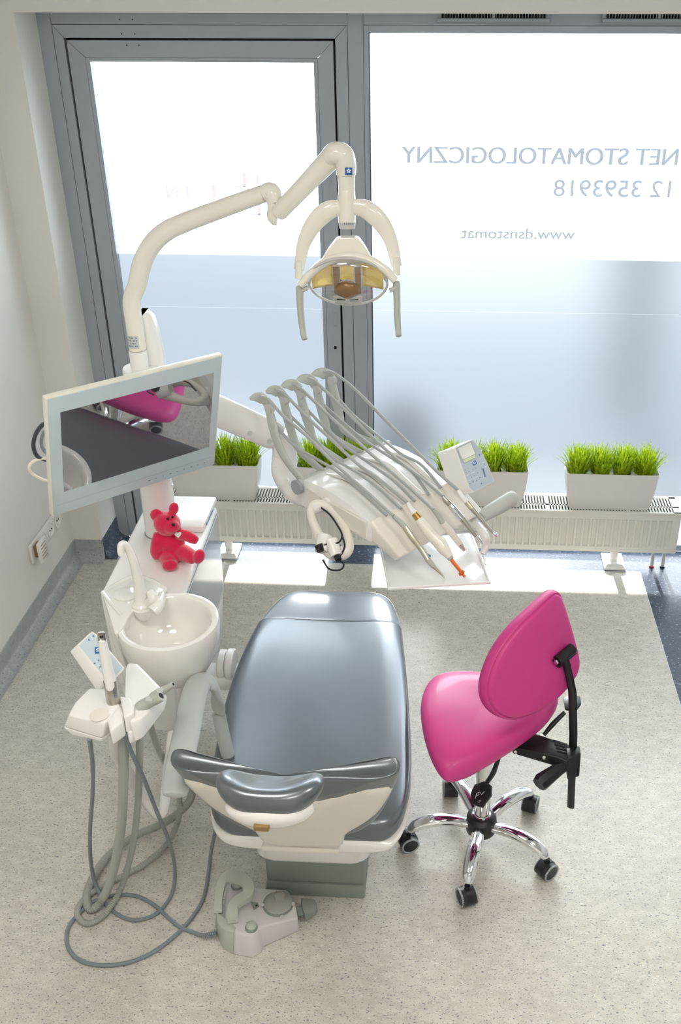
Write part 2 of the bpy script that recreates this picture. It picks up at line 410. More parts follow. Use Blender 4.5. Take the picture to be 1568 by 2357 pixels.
# unseen clear strips added behind the radiator to let sun through, frosted film above
ZCL = .285
R0 = -1.355
def pane(root, x0, x1, zt, fb=1.393):
    yg = YF + .028
    xc = max(x0, R0 + .06)
    build('pane', G().add([(xc, yg, .034), (x1, yg, .034), (x1, yg, ZCL), (xc, yg, ZCL)], [(0, 1, 2, 3)]), 'glass', root)
    f = G().add([(x0, yg, ZCL), (x1, yg, ZCL), (x1, yg, fb), (x0, yg, fb)], [(0, 1, 2, 3)])
    if xc > x0: f.add([(x0, yg, .034), (xc, yg, .034), (xc, yg, ZCL), (x0, yg, ZCL)], [(0, 1, 2, 3)])  # film runs down here to keep sun off beside the radiator
    build('frosted_film', f, 'film_low', root)
    build('upper_pane', G().add([(x0, yg, fb), (x1, yg, fb), (x1, yg, zt), (x0, yg, zt)], [(0, 1, 2, 3)]), 'film_up', root)
    build('film_seam_glow', G().add([(x0, yg - .001, 1.163), (x1, yg - .001, 1.163), (x1, yg - .001, 1.1642), (x0, yg - .001, 1.1642)], [(0, 1, 2, 3)]), 'film_up', root)  # glowing strip stands for daylight leaking between the film sheets
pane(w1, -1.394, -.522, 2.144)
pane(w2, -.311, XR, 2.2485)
g = G(); post(g, -.3305, XR, 2.2735, ZH); post(g, -.3305, -.3105, 0, 2.272); post(g, -.3105, XR, 2.2485, 2.2725); post(g, -.3105, XR, 0, .034)
build('window_frame', g, 'frame', w2)
g = G().box((-.3102, YF + .002, .034), (-.3075, YF + .03, 2.25)).box((-.31, YF + .004, 2.2465), (XR, YF + .03, 2.2495))
build('glazing_gasket', g, 'dark', w2)
def tomesh(o):
    bpy.context.view_layer.update(); dg = bpy.context.evaluated_depsgraph_get()
    me = bpy.data.meshes.new_from_object(o.evaluated_get(dg)); nm_ = o.name; c = o.data
    bpy.data.objects.remove(o); bpy.data.curves.remove(c)
    o = bpy.data.objects.new(nm_, me); COL.objects.link(o); return o
def text(name, s, loc, size, mt, parent, align='RIGHT', width=None, bold=0.0):
    c = bpy.data.curves.new(name, 'FONT'); c.body = s; c.size = size; c.align_x = align; c.offset = bold; c.extrude = .0003
    o = bpy.data.objects.new(name, c); COL.objects.link(o); c.materials.append(M[mt])
    bpy.context.view_layer.update()
    sx = 1.0
    if width: sx = width / max(o.dimensions.x, 1e-6)
    o = tomesh(o)
    mw = Matrix(((-sx, 0, 0, 0), (0, 0, 1, 0), (0, 1, 0, 0), (0, 0, 0, 1)))
    o.matrix_world = Matrix.Translation(loc) @ mw
    if parent: o.parent = parent; o.matrix_parent_inverse = Matrix.Translation(parent.location).inverted()
    return o
yt = YF + .034
for k in range(3): text('lettering', 'NET STOMATOLOGICZNY', (-.187 + .0022 * k, yt + .0006 * k, 1.773), .092, 'letter', w2, 'RIGHT', 1.095)
text('lettering', '12 3593918', (.428, yt, 1.649), .094, 'letter', w2, 'RIGHT', .468, .0004)
text('lettering', 'www.dsnstomat', (.532, yt, 1.476), .062, 'letter', w2, 'LEFT', .47, .0008)
text('lettering', 'N', (-1.165, yt, 1.625), .075, 'pinkletter', w1, 'RIGHT')
g = G()
for (u0, v0, u1, v1) in ((430, 430, 433, 455), (490, 425, 494, 456), (560, 398, 565, 430), (540, 428, 565, 432), (591, 402, 595, 428), (594, 470, 599, 496), (580, 492, 599, 496)):
    a = PY(u0, v1, yt); b = PY(u1, v0, yt); g.box((a.x, yt, a.z), (b.x, yt + .001, b.z))
build('logo_strokes', g, 'pinkletter', w1)
# ------------------------------------------------------------------ outside
struct('exterior_ground', G().box((-9, 4.36, -.25), (9, 5.7, -.2)).box((-14, 9.6, -.25), (14, 60, -.2)), 'ground')
struct('exterior_dark_strip', G().box((-9, 5.7, -.25), (9, 9.6, -.21)), 'darkstrip')  # dark ground added so the lower film shades off towards its top
def outside(name, g, mt, label, cat): return tag(build(name, g, mt), label, cat)
outside('tree', G().tube([(1.3, 7.0, -.2), (1.28, 7.0, .9), (1.27, 7.0, 1.35), (1.24, 7.0, 1.75)], [.16, .19, .22, .14], 16, 6), 'trunk', 'blurred grey-green tree column outside behind the large fixed pane', 'tree')
q = PY(930, 975, 5.6)
outside('dark_mound', G().ell((q.x, 5.6, -.02), (.22, .16, .3)), 'mound_dark', 'blurred dark blue mound outside low behind the large fixed pane beside the mullion', 'mound')  # plain dark ellipsoid, seen blurred through the film

# ------------------------------------------------------------------ trickle vents on the frame head
def vent(x0, x1, label):
    zt, zb = 2.317, 2.285
    t = thing('air_vent', label, 'vent', ((x0 + x1) / 2, YF, zb), 'trickle vents on the window head')
    g = G().box((x0, YF - .012, zt - .004), (x1, YF, zt)).box((x0, YF - .03, zb), (x1, YF, zb + .013), .003)
    for x in (x0, (x0 + x1) / 2 - .006, x1 - .012): g.box((x, YF - .02, zb + .012), (x + .012, YF, zt))
    build('housing', g, 'ringgrey', t)
    build('slot_backing', G().box((x0 + .004, YF - .006, zb + .012), (x1 - .004, YF - .001, zt - .003)), 'dark', t)
    g = G(); n = 36
    for i in range(n + 1):
        x = x0 + .014 + (x1 - x0 - .028) * i / n; g.box((x - .001, YF - .018, zb + .012), (x + .001, YF, zt - .003))
    build('louver', g, 'ringgrey', t)
vent(-.052, .362, 'slim grey trickle vent on the window head, the one shown whole')
vent(.556, .97, 'slim grey trickle vent on the window head cut off by the picture edge')

# ------------------------------------------------------------------ radiator
R0, R1, RYF, RYB, RZ0, RZ1 = -1.355, 1.088, 3.915, 4.07, .107, .318
t = thing('radiator', 'long low white panel radiator under the windows with slotted top', 'radiator', ((R0 + R1) / 2, 3.99, 0))
pitch = .0335; n = int((R1 - R0 - .05) / pitch); x0 = R0 + ((R1 - R0) - n * pitch) / 2
xs = [(R0, 0)]
for i in range(n):
    b = x0 + i * pitch; xs += [(b + .001, 0), (b + .009, 0), (b + .0125, 1), (b + .029, 1), (b + .0325, 0)]
xs.append((R1, 0))
zs = [(RZ0, 0), (.134, 0), (.142, 1), (.272, 1), (.279, 0), (RZ1 - .012, 0)]
g = G(); vs = []; fs = []; nx = len(xs)
for z, kz in zs:
    for x, kx in xs: vs.append((x, RYF + .010 * kx * kz, z))
for i in range(len(zs) - 1):
    for j in range(nx - 1): fs.append((i * nx + j, i * nx + j + 1, (i + 1) * nx + j + 1, (i + 1) * nx + j))
g.add(vs, fs); g.box((R0, RYF + .008, RZ0), (R1, RYF + .022, RZ1 - .012)); g.box((R0, RYB - .014, RZ0), (R1, RYB, RZ1 - .01))
build('front_panel', g, 'rad', t, sharp=20)
build('side_panel', G().box((R0 - .004, RYF + .004, RZ0), (R0, RYB, RZ1 - .002), .001, 1), 'rad', t)
build('side_panel', G().box((R1, RYF + .004, RZ0), (R1 + .004, RYB, RZ1 - .002), .001, 1), 'rad', t)
g = G(); zt = RZ1
g.box((R0 - .004, RYF - .003, zt - .014), (R1 + .004, RYF + .012, zt), .002, 1); g.box((R0, RYB - .016, zt - .008), (R1, RYB, zt), .001, 1)
ym = RYF + .052; g.box((R0, ym, zt - .004), (R1, ym + .01, zt)); g.box((R0 - .003, RYF, zt - .006), (R0 + .03, RYB, zt)); g.box((R1 - .03, RYF, zt - .006), (R1 + .003, RYB, zt))
k = 0; x = R0 + .03
while x < R1 - .03:
    w = .0068 if k % 26 else .02
    g.box((x, RYF + .01, zt - .004), (x + w, RYB - .012, zt)); x += w + .0066; k += 1
build('top_grille', g, 'rad', t)
build('fins', G().box((R0 + .01, RYF + .024, RZ0 + .015), (R1 - .01, RYB - .016, zt - .055)), 'basegrey', t)
for fx in (.828, -1.0):
    f = build('foot', G().hexa([(fx - .034, 3.945, .022), (fx + .034, 3.945, .022), (fx + .034, 4.04, .022), (fx - .034, 4.04, .022)], [(fx - .048, 3.926, .010), (fx + .048, 3.926, .010), (fx + .048, 4.06, .010), (fx - .048, 4.06, .010)], .003).box((fx - .049, 3.924, 0), (fx + .049, 4.061, .012), .002), 'white', t)
    build('post', G().cyl((fx, 3.99, .018), (fx, 3.99, RZ0 + .03), .0185), 'white', f)
for px, ring in ((1.004, 'red'), (1.054, 'black')):
    q = build('supply_pipe', G().cyl((px, 3.967, 0), (px, 3.967, RZ0 + .02), .0085, n=16), 'greyplastic', t)
    build('fitting', G().cyl((px, 3.967, .088), (px, 3.967, .112), .012, n=6), 'copper', q)
    build('floor_ring', G().cyl((px, 3.967, 0), (px, 3.967, .006), .012, n=16), ring, q)

# ------------------------------------------------------------------ potted grass
def tuft_mesh(seed, nb=260):
    rnd = random.Random(seed); g = G()
    for i in range(nb):
        a = rnd.uniform(0, 2 * PI); rr = .046 * math.sqrt(rnd.random()); b = V((rr * math.cos(a), rr * math.sin(a) * .8, 0))
        out = rnd.uniform(.0, .062) * (0.4 + rr / .046); a2 = a + rnd.uniform(-.6, .6)
        h = rnd.uniform(.10, .168) * (1 - .25 * rr / .046); w = rnd.uniform(.0022, .0040) * (1.5 if rnd.random() < .15 else 1)
        d = V((math.cos(a2), math.sin(a2), 0)); s = V((-d.y, d.x, 0)); vs = []; droop = rnd.uniform(0, .25)
        for k in range(5):
            q = k / 4; c = b + d * (out * q ** 1.6) + V((0, 0, h * (q - droop * q ** 3 * (out / .06)))); ww = w * (1 - q ** 2) + .0003
            vs += [c - s * ww, c + s * ww]
        g.add(vs, [(2 * k, 2 * k + 1, 2 * k + 3, 2 * k + 2) for k in range(4)])
    me = bpy.data.meshes.new('grass_tuft'); me.from_pydata([tuple(p) for p in g.v], [], g.f); me.materials.append(M['grass']); return me
TUFTS = [tuft_mesh(s) for s in (1, 2, 3)]
def rrect(cx, cy, w, d, z, r, n=5):
    out = []
    for (sx, sy, a0) in ((1, 1, 0), (-1, 1, 90), (-1, -1, 180), (1, -1, 270)):
        for i in range(n + 1):
            a = math.radians(a0 + 90 * i / n); out.append(V((cx + sx * (w / 2 - r) + r * math.cos(a), cy + sy * (d / 2 - r) + r * math.sin(a), z)))
    return out
def planter(cx, label):
    yc, z0 = 3.985, RZ1
    t = thing('grass_planter', label, 'plant', (cx, yc, z0), 'white planters of artificial grass on the radiator')
    pr = [(.352, .098, 0), (.36, .102, .006), (.384, .112, .06), (.400, .12, .12), (.409, .126, .178), (.411, .127, .181), (.409, .126, .183), (.403, .119, .183), (.400, .116, .176), (.39, .11, .14)]
    build('planter_box', G().loft([rrect(cx, yc, w, d, z0 + z, .012) for w, d, z in pr]), 'pot', t, sharp=40)
    for k in range(4):
        x = cx + (k - 1.5) * .098
        po = build('inner_pot', G().lathe([(.036, z0 + .141), (.041, z0 + .166), (.039, z0 + .166), (.038, z0 + .160)], (x, yc, 0), 20), 'white', t)
        build('potting_soil', G().cyl((x, yc, z0 + .155), (x, yc, z0 + .163), .0375, n=16), 'soil', po)
        o = bpy.data.objects.new('grass_tuft', TUFTS[k % 3]); COL.objects.link(o); o.parent = t
        o.location = V((x, yc, z0 + .163)) - t.location; o.rotation_euler = (0, 0, k * 1.7 + cx * 5)
planter(P(1400, 1168, RZ1).x, 'white oblong planter with four grass tufts standing clear at the radiator\'s valve end')
planter(P(1107, 1162, RZ1).x, 'white oblong grass planter partly behind the grey control panel of the instrument table')
planter(P(790, 1150, RZ1).x, 'white oblong grass planter mostly hidden behind the instrument table hoses')
planter(P(500, 1146, RZ1).x, 'white oblong grass planter half hidden behind the monitor and the table arm')

# ------------------------------------------------------------------ sockets on the left wall
t = thing('wall_socket', 'white strip of round power sockets low on the left wall', 'socket', (XL, 3.58, .30))
y0 = 3.44; fr = G().box((XL, y0, .258), (XL + .012, y0 + .345, .345), .004)
build('frame', fr, 'white', t)
for k in (1, 2, 3):
    yc = y0 + .043 + k * .0865
    s_ = build('socket_insert', G().lathe([(.034, 0), (.036, .004), (.028, .0045), (.024, -.004)], (XL + .011, yc, .3015), 28, (1, 0, 0)), 'white', t)
    build('contact_hole', G().cyl((XL + .0155, yc - .009, .3015), (XL + .006, yc - .009, .3015), .003, n=10).cyl((XL + .0155, yc + .009, .3015), (XL + .006, yc + .009, .3015), .003, n=10), 'dark', s_)
t = thing('plug_in_device', 'white slatted plug-in device on the nearest end of the socket strip', 'air freshener', (XL + .012, 3.47, .30))
build('body', G().box((XL + .012, 3.462, .278), (XL + .032, 3.512, .332), .003), 'brown', t)
c = build('slotted_cover', G().box((XL + .032, 3.448, .252), (XL + .046, 3.53, .352), .004), 'white', t)
g = G()
for k in range(5): g.box((XL + .0455, 3.462, .270 + k * .0155), (XL + .0467, 3.512, .2735 + k * .0155))
build('slot', g, 'brown', c)

# ================================================================== DENTAL CHAIR
t = thing('dental_chair', 'charcoal vinyl dental chair with white shells, fully lowered seat and padded headrest', 'dental chair', (-.35, 2.4, 0))
def sect(y, xl, xr, zt, th, dish=.0):
    w = xr - xl; xs_ = [(0.012, -th), (0.0, -th * .62), (0.004, -th * .3), (0.025, -.010), (0.1, 0), (.25, -dish * .7), (.5, -dish), (.75, -dish * .7), (.9, 0), (.975, -.010), (.996, -th * .3), (1.0, -th * .62), (.988, -th), (.66, -th), (.33, -th)]
    return [V((xl + a * w, y, zt + b)) for a, b in xs_]
seat_st = [(1.897, -.53, -.135, .452), (1.905, -.575, -.105, .462), (1.94, -.612, -.075, .468), (2.04, -.637, -.060, .468), (2.15, -.647, -.058, .466), (2.3, -.66, -.068, .468), (2.45, -.662, -.080, .476), (2.60, -.652, -.095, .486), (2.70, -.638, -.108, .491), (2.79, -.624, -.117, .491)]
g = G().loft([sect(y, a, b, z, .078, .008) for y, a, b, z in seat_st[:-1] + [(2.78, -.6255, -.116, .4912), (2.788, -.6245, -.117, .4905), (2.7885, -.6245, -.117, .4905)]]); build('seat_cushion', g, 'vinyl', t, sub=2)
foot_st = [(2.7905, -.623, -.118, .488), (2.791, -.623, -.118, .488), (2.80, -.621, -.119, .4885), (2.84, -.613, -.126, .486), (2.93, -.592, -.145, .476), (2.99, -.568, -.168, .464), (3.03, -.535, -.20, .450), (3.045, -.49, -.25, .432)]
g = G().loft([sect(y, a, b, z, .085, .004) for y, a, b, z in foot_st]); fp = build('foot_cover', g, 'cover', t, sub=2); fp['label'] = 'glossy clear-covered foot section'
def pan(st, d, th):
    return [sect(y, a - d, b + d, z - .066, th) for y, a, b, z in st]
g = G().loft(pan([(1.885, -.52, -.14, .452), (1.895, -.578, -.105, .460)] + seat_st[2:], .003, .034)); build('seat_shell', g, 'white', t, sub=2)
g = G().loft(pan(foot_st, .003, .03)); build('foot_shell', g, 'white', t, sub=2)
# lift column and base plate
a = P(585, 1982, .19); b = P(853, 1985, .19)
g = G().loft([rrect((a.x + b.x) / 2, a.y + .40, (b.x - a.x) * k, .80 * (1 + (k - 1) * .3), z, .05) for k, z in ((.93, .185), (1.0, .20), (1.0, .30), (1.02, .40))]); build('lift_housing', g, 'white', t, sharp=40)
a = P(612, 2060, 0); b = P(838, 2065, 0)
xl, xr, yr = a.x, b.x, a.y
g = G().hexa([(xl + .004, yr + .006, .05), (xr + .002, yr + .006, .05), (xr + .002, yr + .95, .05), (xl + .004, yr + .95, .05)], [(xl, yr, 0), (xr + .004, yr, 0), (xr + .004, yr + .96, 0), (xl, yr + .96, 0)], .006).box((xl + .004, yr + .008, .05), (xr + .003, yr + .8, .19), .012)
build('base_plate', g, 'basegrey', t)
# backrest
TL = math.radians(25); NB = V((0, math.cos(TL), math.sin(TL)))
rowsz = [(.41, .112), (.50, .114), (.535, .122), (.60, .175), (.66, .208), (.74, .236), (.82, .256), (.885, .262)]
def brow(z, hw, off, th, grow=0.0, n=13):
    tt = (z - .43) / .5; back = []; cx = -.338 - .010 * tt
    for i in range(n):
        s_ = -1 + 2 * i / (n - 1); zt = .43 + tt * ((.775 + .105 * min(1, abs(s_) * 1.12) ** 1.8 - .024 * max(0, (abs(s_) - .82) / .18)) - .43)
        back.append(V((cx + s_ * (hw + grow), 1.835 - (zt - .43) * math.tan(TL) + .055 * s_ * s_ * tt - .006 * tt, zt)) + NB * off)
    return back + [p + NB * th for p in back[::-1]]
bk = build('backrest_shell', G().loft([brow(z, w, 0, .022) for z, w in rowsz]), 'cream', t, sub=1, sharp=None)
rc = [(.50, .135), (.56, .18), (.62, .212), (.70, .236), (.80, .258), (.875, .272), (.905, .275), (.912, .274)]
build('backrest_cushion', G().loft([brow(z, w, .006, .050, 0) for z, w in rc]), 'vinyl', t, sub=2)
build('pivot_bracket', G().slab([(-.452, 1.838, .425), (-.242, 1.838, .425), (-.242, 1.96, .40), (-.452, 1.96, .40)], (0, .0, -.02), .006), 'cream', t)
# headrest
HC = V((-.333, 1.475, .995)); ya = V((0, .90, -.43)).normalized(); za = V((1, 0, 0)).cross(ya)
HR = Matrix(((1, 0, 0), tuple(ya), tuple(za))).transposed()
def bean(p):
    q = V(p); r2 = p.x * p.x + p.y * p.y
    sx = math.copysign(abs(p.x) ** .75, p.x); sy = math.copysign(abs(p.y) ** .8, p.y); q.x, q.y = sx, sy
    q.z = p.z * 1.0 + .55 * p.x * p.x
    if p.z > 0: q.z -= .75 * (1 - r2) * math.exp(-((p.x / .75) ** 2)) * (.75 + .25 * p.y)
    return q
hr = build('headrest', G().ell(HC, (.112, .066, .044), HR, 24, 40, bean), 'vinyl', t, sub=1)
hb = build('headrest_shell', G().ell(HC - za * .030 + ya * -.004, (.094, .056, .040), HR, 14, 28), 'white', t, sub=1)
c = HC - za * .052 - ya * .046
build('latch', G().box(c + V((-.024, -.012, -.007)), c + V((.008, .012, .007)), .003), 'brown', hb)
build('headrest_stem', G().tube([HC - za * .05, HC - za * .10 + V((0, .05, 0)), V((-.335, 1.67, .76)), V((-.336, 1.73, .66))], .028, 14, 6, .45, (0, 1, .3)), 'white', t)
# armrest and side hinge
arm = [P(503, 1640, .60), P(500, 1600, .67), P(486, 1572, .72), P(462, 1570, .738), P(446, 1605, .745), P(431, 1680, .745), P(414, 1760, .742), P(406, 1805, .736), P(402, 1832, .73)]
build('armrest', G().tube(arm, [.028, .031, .035, .036, .036, .036, .036, .036, .03], 18, 6, .42, (0.15, 0, 1)), 'armgrey', t, sub=1)
build('armrest_strut', G().tube([P(503, 1640, .60), V((-.60, 2.14, .47)), V((-.58, 2.14, .40))], .020, 12, 4), 'armgrey', t)
for k, (hx, hr_) in enumerate(((-.712, .052), (-.684, .056))):
    build('side_hinge', G().lathe([(.02, -.014), (hr_ - .006, -.013), (hr_, -.007), (hr_, .009), (hr_ - .004, .013), (.02, .0135)], (hx, 2.60, .425), 28, (1, 0, 0)), 'white', t)

# ================================================================== DENTAL UNIT (water unit, cuspidor)
t = thing('dental_unit', 'white water unit cabinet with spittoon bowl and curved cup filler spout beside the chair', 'dental unit', (-.9, 2.7, .28))
top = [(-1.045, 3.0), (-1.03, 2.45), (-.77, 2.45), (-.785, 3.02), (-.83, 3.05), (-1.0, 3.05)]
def lay(z, k=1.0, dx=0, dy=0): return [V((-.905 + (x + .905) * k + dx, 2.75 + (y - 2.75) * k + dy, z)) for x, y in top]
g = G().hexa(lay(.80), lay(.44, .98), .014, 3); build('cabinet_body', g, 'white', t)
g = G().hexa([(-.985, 2.36, .76), (-.79, 2.36, .76), (-.79, 2.60, .76), (-.985, 2.60, .76)], [(-.965, 2.40, .30), (-.825, 2.40, .30), (-.825, 2.56, .30), (-.965, 2.56, .30)], .014, 3); build('bowl_column', g, 'white', t)
build('lower_body', G().hexa(lay(.45, .95), lay(.26, .86), .012), 'white', t)
M['sideshade'] = mat('side_panel_shade', 'b3bac4', 0.12, coat=0.6, var=0.01)  # shade of the white cabinet side put into the colour
sp = build('side_panel', G().slab([(-.770, 2.47, .785), (-.783, 3.0, .785), (-.790, 2.98, .47), (-.776, 2.49, .47)], (.004, 0, 0), .002, 1), 'sideshade', t); sp['label'] = 'side panel coloured blue-grey for its shade'
logo(t, (-.7635, 2.545, .715), (0, 1, 0), (0, 0, 1), .04)
lid = build('rear_lid', G().box((-.965, 2.83, .80), (-.79, 3.045, .826), .008), 'white', t)
g = G()
for k in range(6): g.box((-.7905, 2.87 + k * .018, .807), (-.7892, 2.882 + k * .018, .817 - .003 * (k % 2)))
build('label_print', g, 'labelblue', lid)
# bridge to the chair
build('bridge', G().box((-.80, 2.54, .36), (-.60, 2.64, .41), .015), 'white', t)
# spittoon bowl
BC = V((-.757, 2.245, .862)); RB = .143
prof = [(.02, -.205), (.06, -.20), (.10, -.165), (.128, -.11), (.141, -.05), (.1435, -.015), (.141, -.002), (.135, .0), (.126, -.001), (.120, -.007), (.117, -.03), (.108, -.07), (.09, -.10), (.06, -.118), (.02, -.124)]
bw = build('spittoon_bowl', G().lathe(prof, BC, 56), 'ceramic', t, sharp=60)
build('drain_cover', G().lathe([(.046, -.004), (.047, .002), (.042, .005), (.012, .007)], BC + V((0, -.005, -.117)), 36), 'ceramic', bw)
# plateau with cup place and filler spout
def pz(l, z): return [P(u, v, z) for u, v in l]
out_ = [(232, 1362), (300, 1325), (345, 1330), (388, 1354), (372, 1368), (332, 1384), (300, 1410), (282, 1446), (264, 1460)]
tp = pz(out_, .868); cc = sum(tp, V()) / len(tp); btm = [cc + (p - cc) * .80 + V((-.012, .03, -.17)) for p in tp]; btm[0] += V((.05, -.03, 0))
pl = build('cup_shelf', G().hexa(tp, btm, .012, 3), 'ceramic', t)
rim_ = pz([(236, 1364), (300, 1329), (345, 1334), (386, 1357)], .868)
build('spout_pedestal', G().lathe([(.004, -.046), (.018, -.042), (.028, -.022), (.031, -.004), (.027, .001)], P(328, 1394, .868), 28), 'ceramic', pl)
build('shelf_rim', G().tube(rim_, .006, 8, 4), 'ceramic', pl)
build('rim_left', G().tube(pz([(236, 1364), (256, 1390), (272, 1408), (280, 1416)], .868), .006, 8, 4), 'ceramic', pl)
build('cup_base', G().lathe([(.036, 0), (.037, .003), (.032, .006), (.01, .006)], P(291, 1368, .868), 28), 'ceramic', pl)
ys = P(324, 1390, .868).y
sp_ = [PY(u, v, ys + d) for u, v, d in ((326, 1394, 0), (324, 1375, 0), (320, 1345, 0), (314, 1315, .0), (305, 1285, .0), (296, 1264, 0), (286, 1253, -.005), (279, 1255, -.012), (278, 1270, -.018), (281, 1279, -.02))]
spt = build('filler_spout', G().tube(sp_, [.022, .018, .016, .014, .0125, .0115, .011, .0105, .010, .0095], 16, 6), 'ceramic', t, sub=1)
build('spout_collar', G().lathe([(.026, -.004), (.027, .006), (.021, .012)], P(326, 1394, .868), 28).tube([P(340, 1392, .872), P(352, 1378, .90), P(345, 1362, .915)], [.016, .016, .012], 12, 5), 'ceramic', spt)
build('flush_nozzle', G().tube([P(352, 1408, .875), P(366, 1392, .885), P(373, 1370, .88)], [.02, .016, .011], 12, 5), 'ceramic', t)
# mast that carries lamp, screen and table
MX, MY = -.935, 2.835
build('mast', G().lathe([(.057, .795), (.057, .80), (.055, .806), (.052, 1.06), (.050, 1.16), (.045, 1.17)], (MX, MY, 0), 36), 'white', t)
build('mast_ring', G().lathe([(.0575, .798), (.0575, .803)], (MX, MY, 0), 36), 'basegrey', t)
build('mast_cover', G().loft([rrect(MX + .012, MY + .055, w, .07, z, .03) for w, z in ((.10, 1.10), (.10, 1.42), (.085, 1.50), (.07, 1.535), (.04, 1.55))]), 'white', t, sharp=50)

# ================================================================== OPERATING LAMP
t = thing('operating_lamp', 'white dental operating lamp on a bent tube arm with oval amber reflector', 'lamp', (MX, MY, 1.16))
build('lower_tube', G().lathe([(.028, 1.10), (.028, 1.445), (.0265, 1.447)], (MX, MY, 0), 24), 'white', t)
YL = MY
arc = [(MX, MY, 1.449), (MX, MY, 1.52), (MX + .001, MY, 1.60)]
arc += [tuple(PY(u, v, YL)) for u, v in ((316, 655), (328, 604), (350, 563), (382, 533), (425, 512), (500, 484), (560, 462), (606, 446))]
build('bent_arm', G().tube(arc, [.0265] * 3 + [.028] * 4 + [.028, .0265, .0255, .0245], 20, 6), 'lamp_white', t)
lb = PY(315, 775, YL - .0265)
pl_ = G()
for i in range(10):
    a0 = math.radians(-150 + i * 9); a1 = math.radians(-150 + (i + 1) * 9)
    q = lambda a, z: (MX + .0273 * math.cos(a), MY + .0273 * math.sin(a), z)
    pl_.add([q(a0, 1.46), q(a1, 1.46), q(a1, 1.50), q(a0, 1.50)], [(0, 1, 2, 3)])
dl = build('data_label', pl_, 'lcd', t)
pl_ = G()
for r_ in range(4):
    for i in range(8):
        if (r_ * 3 + i) % 5 == 0: continue
        a0 = math.radians(-146 + i * 10); a1 = math.radians(-146 + i * 10 + 6); z0 = 1.466 + r_ * .0085
        q = lambda a, z: (MX + .0277 * math.cos(a), MY + .0277 * math.sin(a), z)
        pl_.add([q(a0, z0), q(a1, z0), q(a1, z0 + .0035), q(a0, z0 + .0035)], [(0, 1, 2, 3)])
build('label_print', pl_, 'ink', dl)
e0, e1, e2, e3 = PY(606, 446, YL), PY(630, 437, YL), PY(634, 468, YL - .01), PY(633, 500, YL - .02)
build('elbow_joint', G().tube([e0, PY(620, 441, YL), PY(629, 448, YL - .004), e2], [.0235, .026, .027, .0235], 20, 4), 'lamp_white', t)
build('elbow_lower', G().tube([e2, PY(634, 484, YL - .014), e3, PY(640, 503, YL - .02)], [.0235, .0235, .023, .018], 20, 3), 'lamp_white', t)
f0, f1 = PY(641, 490, YL - .03), PY(768, 358, YL - .06)
build('spring_arm', G().tube([f0, f0.lerp(f1, .02), f0.lerp(f1, .5), f1], [.018, .024, .026, .030], 20, 2), 'lamp_white', t, sharp=60)
YH = YL - .075
def L(u, v, d=0.0): return PY(u, v, YH - d)
hd = build('head_joint', G().tube([L(758, 362, -.01), L(772, 353), L(788, 358), L(796, 378), L(797, 402)], [.026, .03, .031, .028, .0265], 20, 6), 'lamp_white', t)
build('joint_collar', G().tube([L(797, 403), L(797, 404.5), L(798, 437)], [.0235, .0235, .0225], 20), 'lamp_white', t)
build('yoke_stem', G().tube([L(798, 438, .0), L(798, 460, .004), L(799, 512, .012)], [.0225, .025, .024], 20), 'lamp_white', t)
dial = build('dial', G().tube([L(799, 512, .012), L(799, 526, .014)], [.0238, .0215], 20), 'lampgrey', t)
for k in range(5):
    p = L(793 + k * 5, 515, .037); build('dial_mark', G().box(p + V((-.0008, -.001, -.003)), p + V((.0008, .001, .003))), 'ink', dial)
logo(t, L(803, 394, .028), (1, 0, 0), (0, 0, 1), .019)
yl = [(786, 478, 14), (762, 482, 17), (738, 498, 18), (716, 525, 16), (700, 560, 13), (692, 595, 11), (688, 622, 10)]
yr_ = [(811, 476, 14), (838, 480, 17), (862, 496, 18), (884, 522, 16), (900, 554, 13), (909, 590, 11), (914, 614, 10)]
g = G()
for side in (yl, yr_): g.tube([L(u, v, .01 + .015 * i / 6) for i, (u, v, w) in enumerate(side)], [w * .00150 for u, v, w in side], 16, 6, .62, (0, -1, 0))
build('yoke', g, 'lamp_white', t, sub=1)
build('yoke_pad', G().tube([L(688, 600, .03), L(688, 640, .03)], [.0105, .012], 14, 0, .9), 'lamp_white', t); build('yoke_pad', G().tube([L(914, 592, .03), L(913, 632, .03)], [.0105, .012], 14, 0, .9), 'lamp_white', t)
# reflector housing
C0 = L(801, 646, .045); nx_ = V((1, .01, 0)).normalized(); nn = V((0, -.93, -.36)).normalized(); uu = nn.cross(nx_) * -1
if uu.z < 0: uu = -uu
RL = Matrix((tuple(nx_), tuple(uu), tuple(nn))).transposed()
def loc(x, y, z): return C0 + nx_ * x + uu * y + nn * z
def shell(rx, ry, depth, z0, n=32, rings_=7, sign=-1):
    rg = []
    for i in range(rings_):
        a = i / (rings_ - 1) * PI / 2 * .97; k = math.cos(a)
        rg.append([loc(rx * k * math.cos(2 * PI * j / n), ry * k * math.sin(2 * PI * j / n), z0 + sign * depth * math.sin(a)) for j in range(n)])
    return rg
def half(rx, ry, depth, z0, a0=-12, a1=192, n=32, rings_=7):
    rg = []
    for i in range(rings_):
        a = i / (rings_ - 1) * PI / 2 * .97; k = math.cos(a)
        rg.append([loc(rx * k * math.cos(math.radians(a0 + (a1 - a0) * j / n)), ry * k * math.sin(math.radians(a0 + (a1 - a0) * j / n)), z0 - depth * math.sin(a)) for j in range(n + 1)])
    return rg
build('reflector_housing', G().loft(half(.112, .081, .07, 0), cap=False, closed=False), 'lamp_white', t, sharp=60, solid=.003)
build('back_shell', G().loft(shell(.110, .079, .062, .002), cap=False), 'lampglass', t)
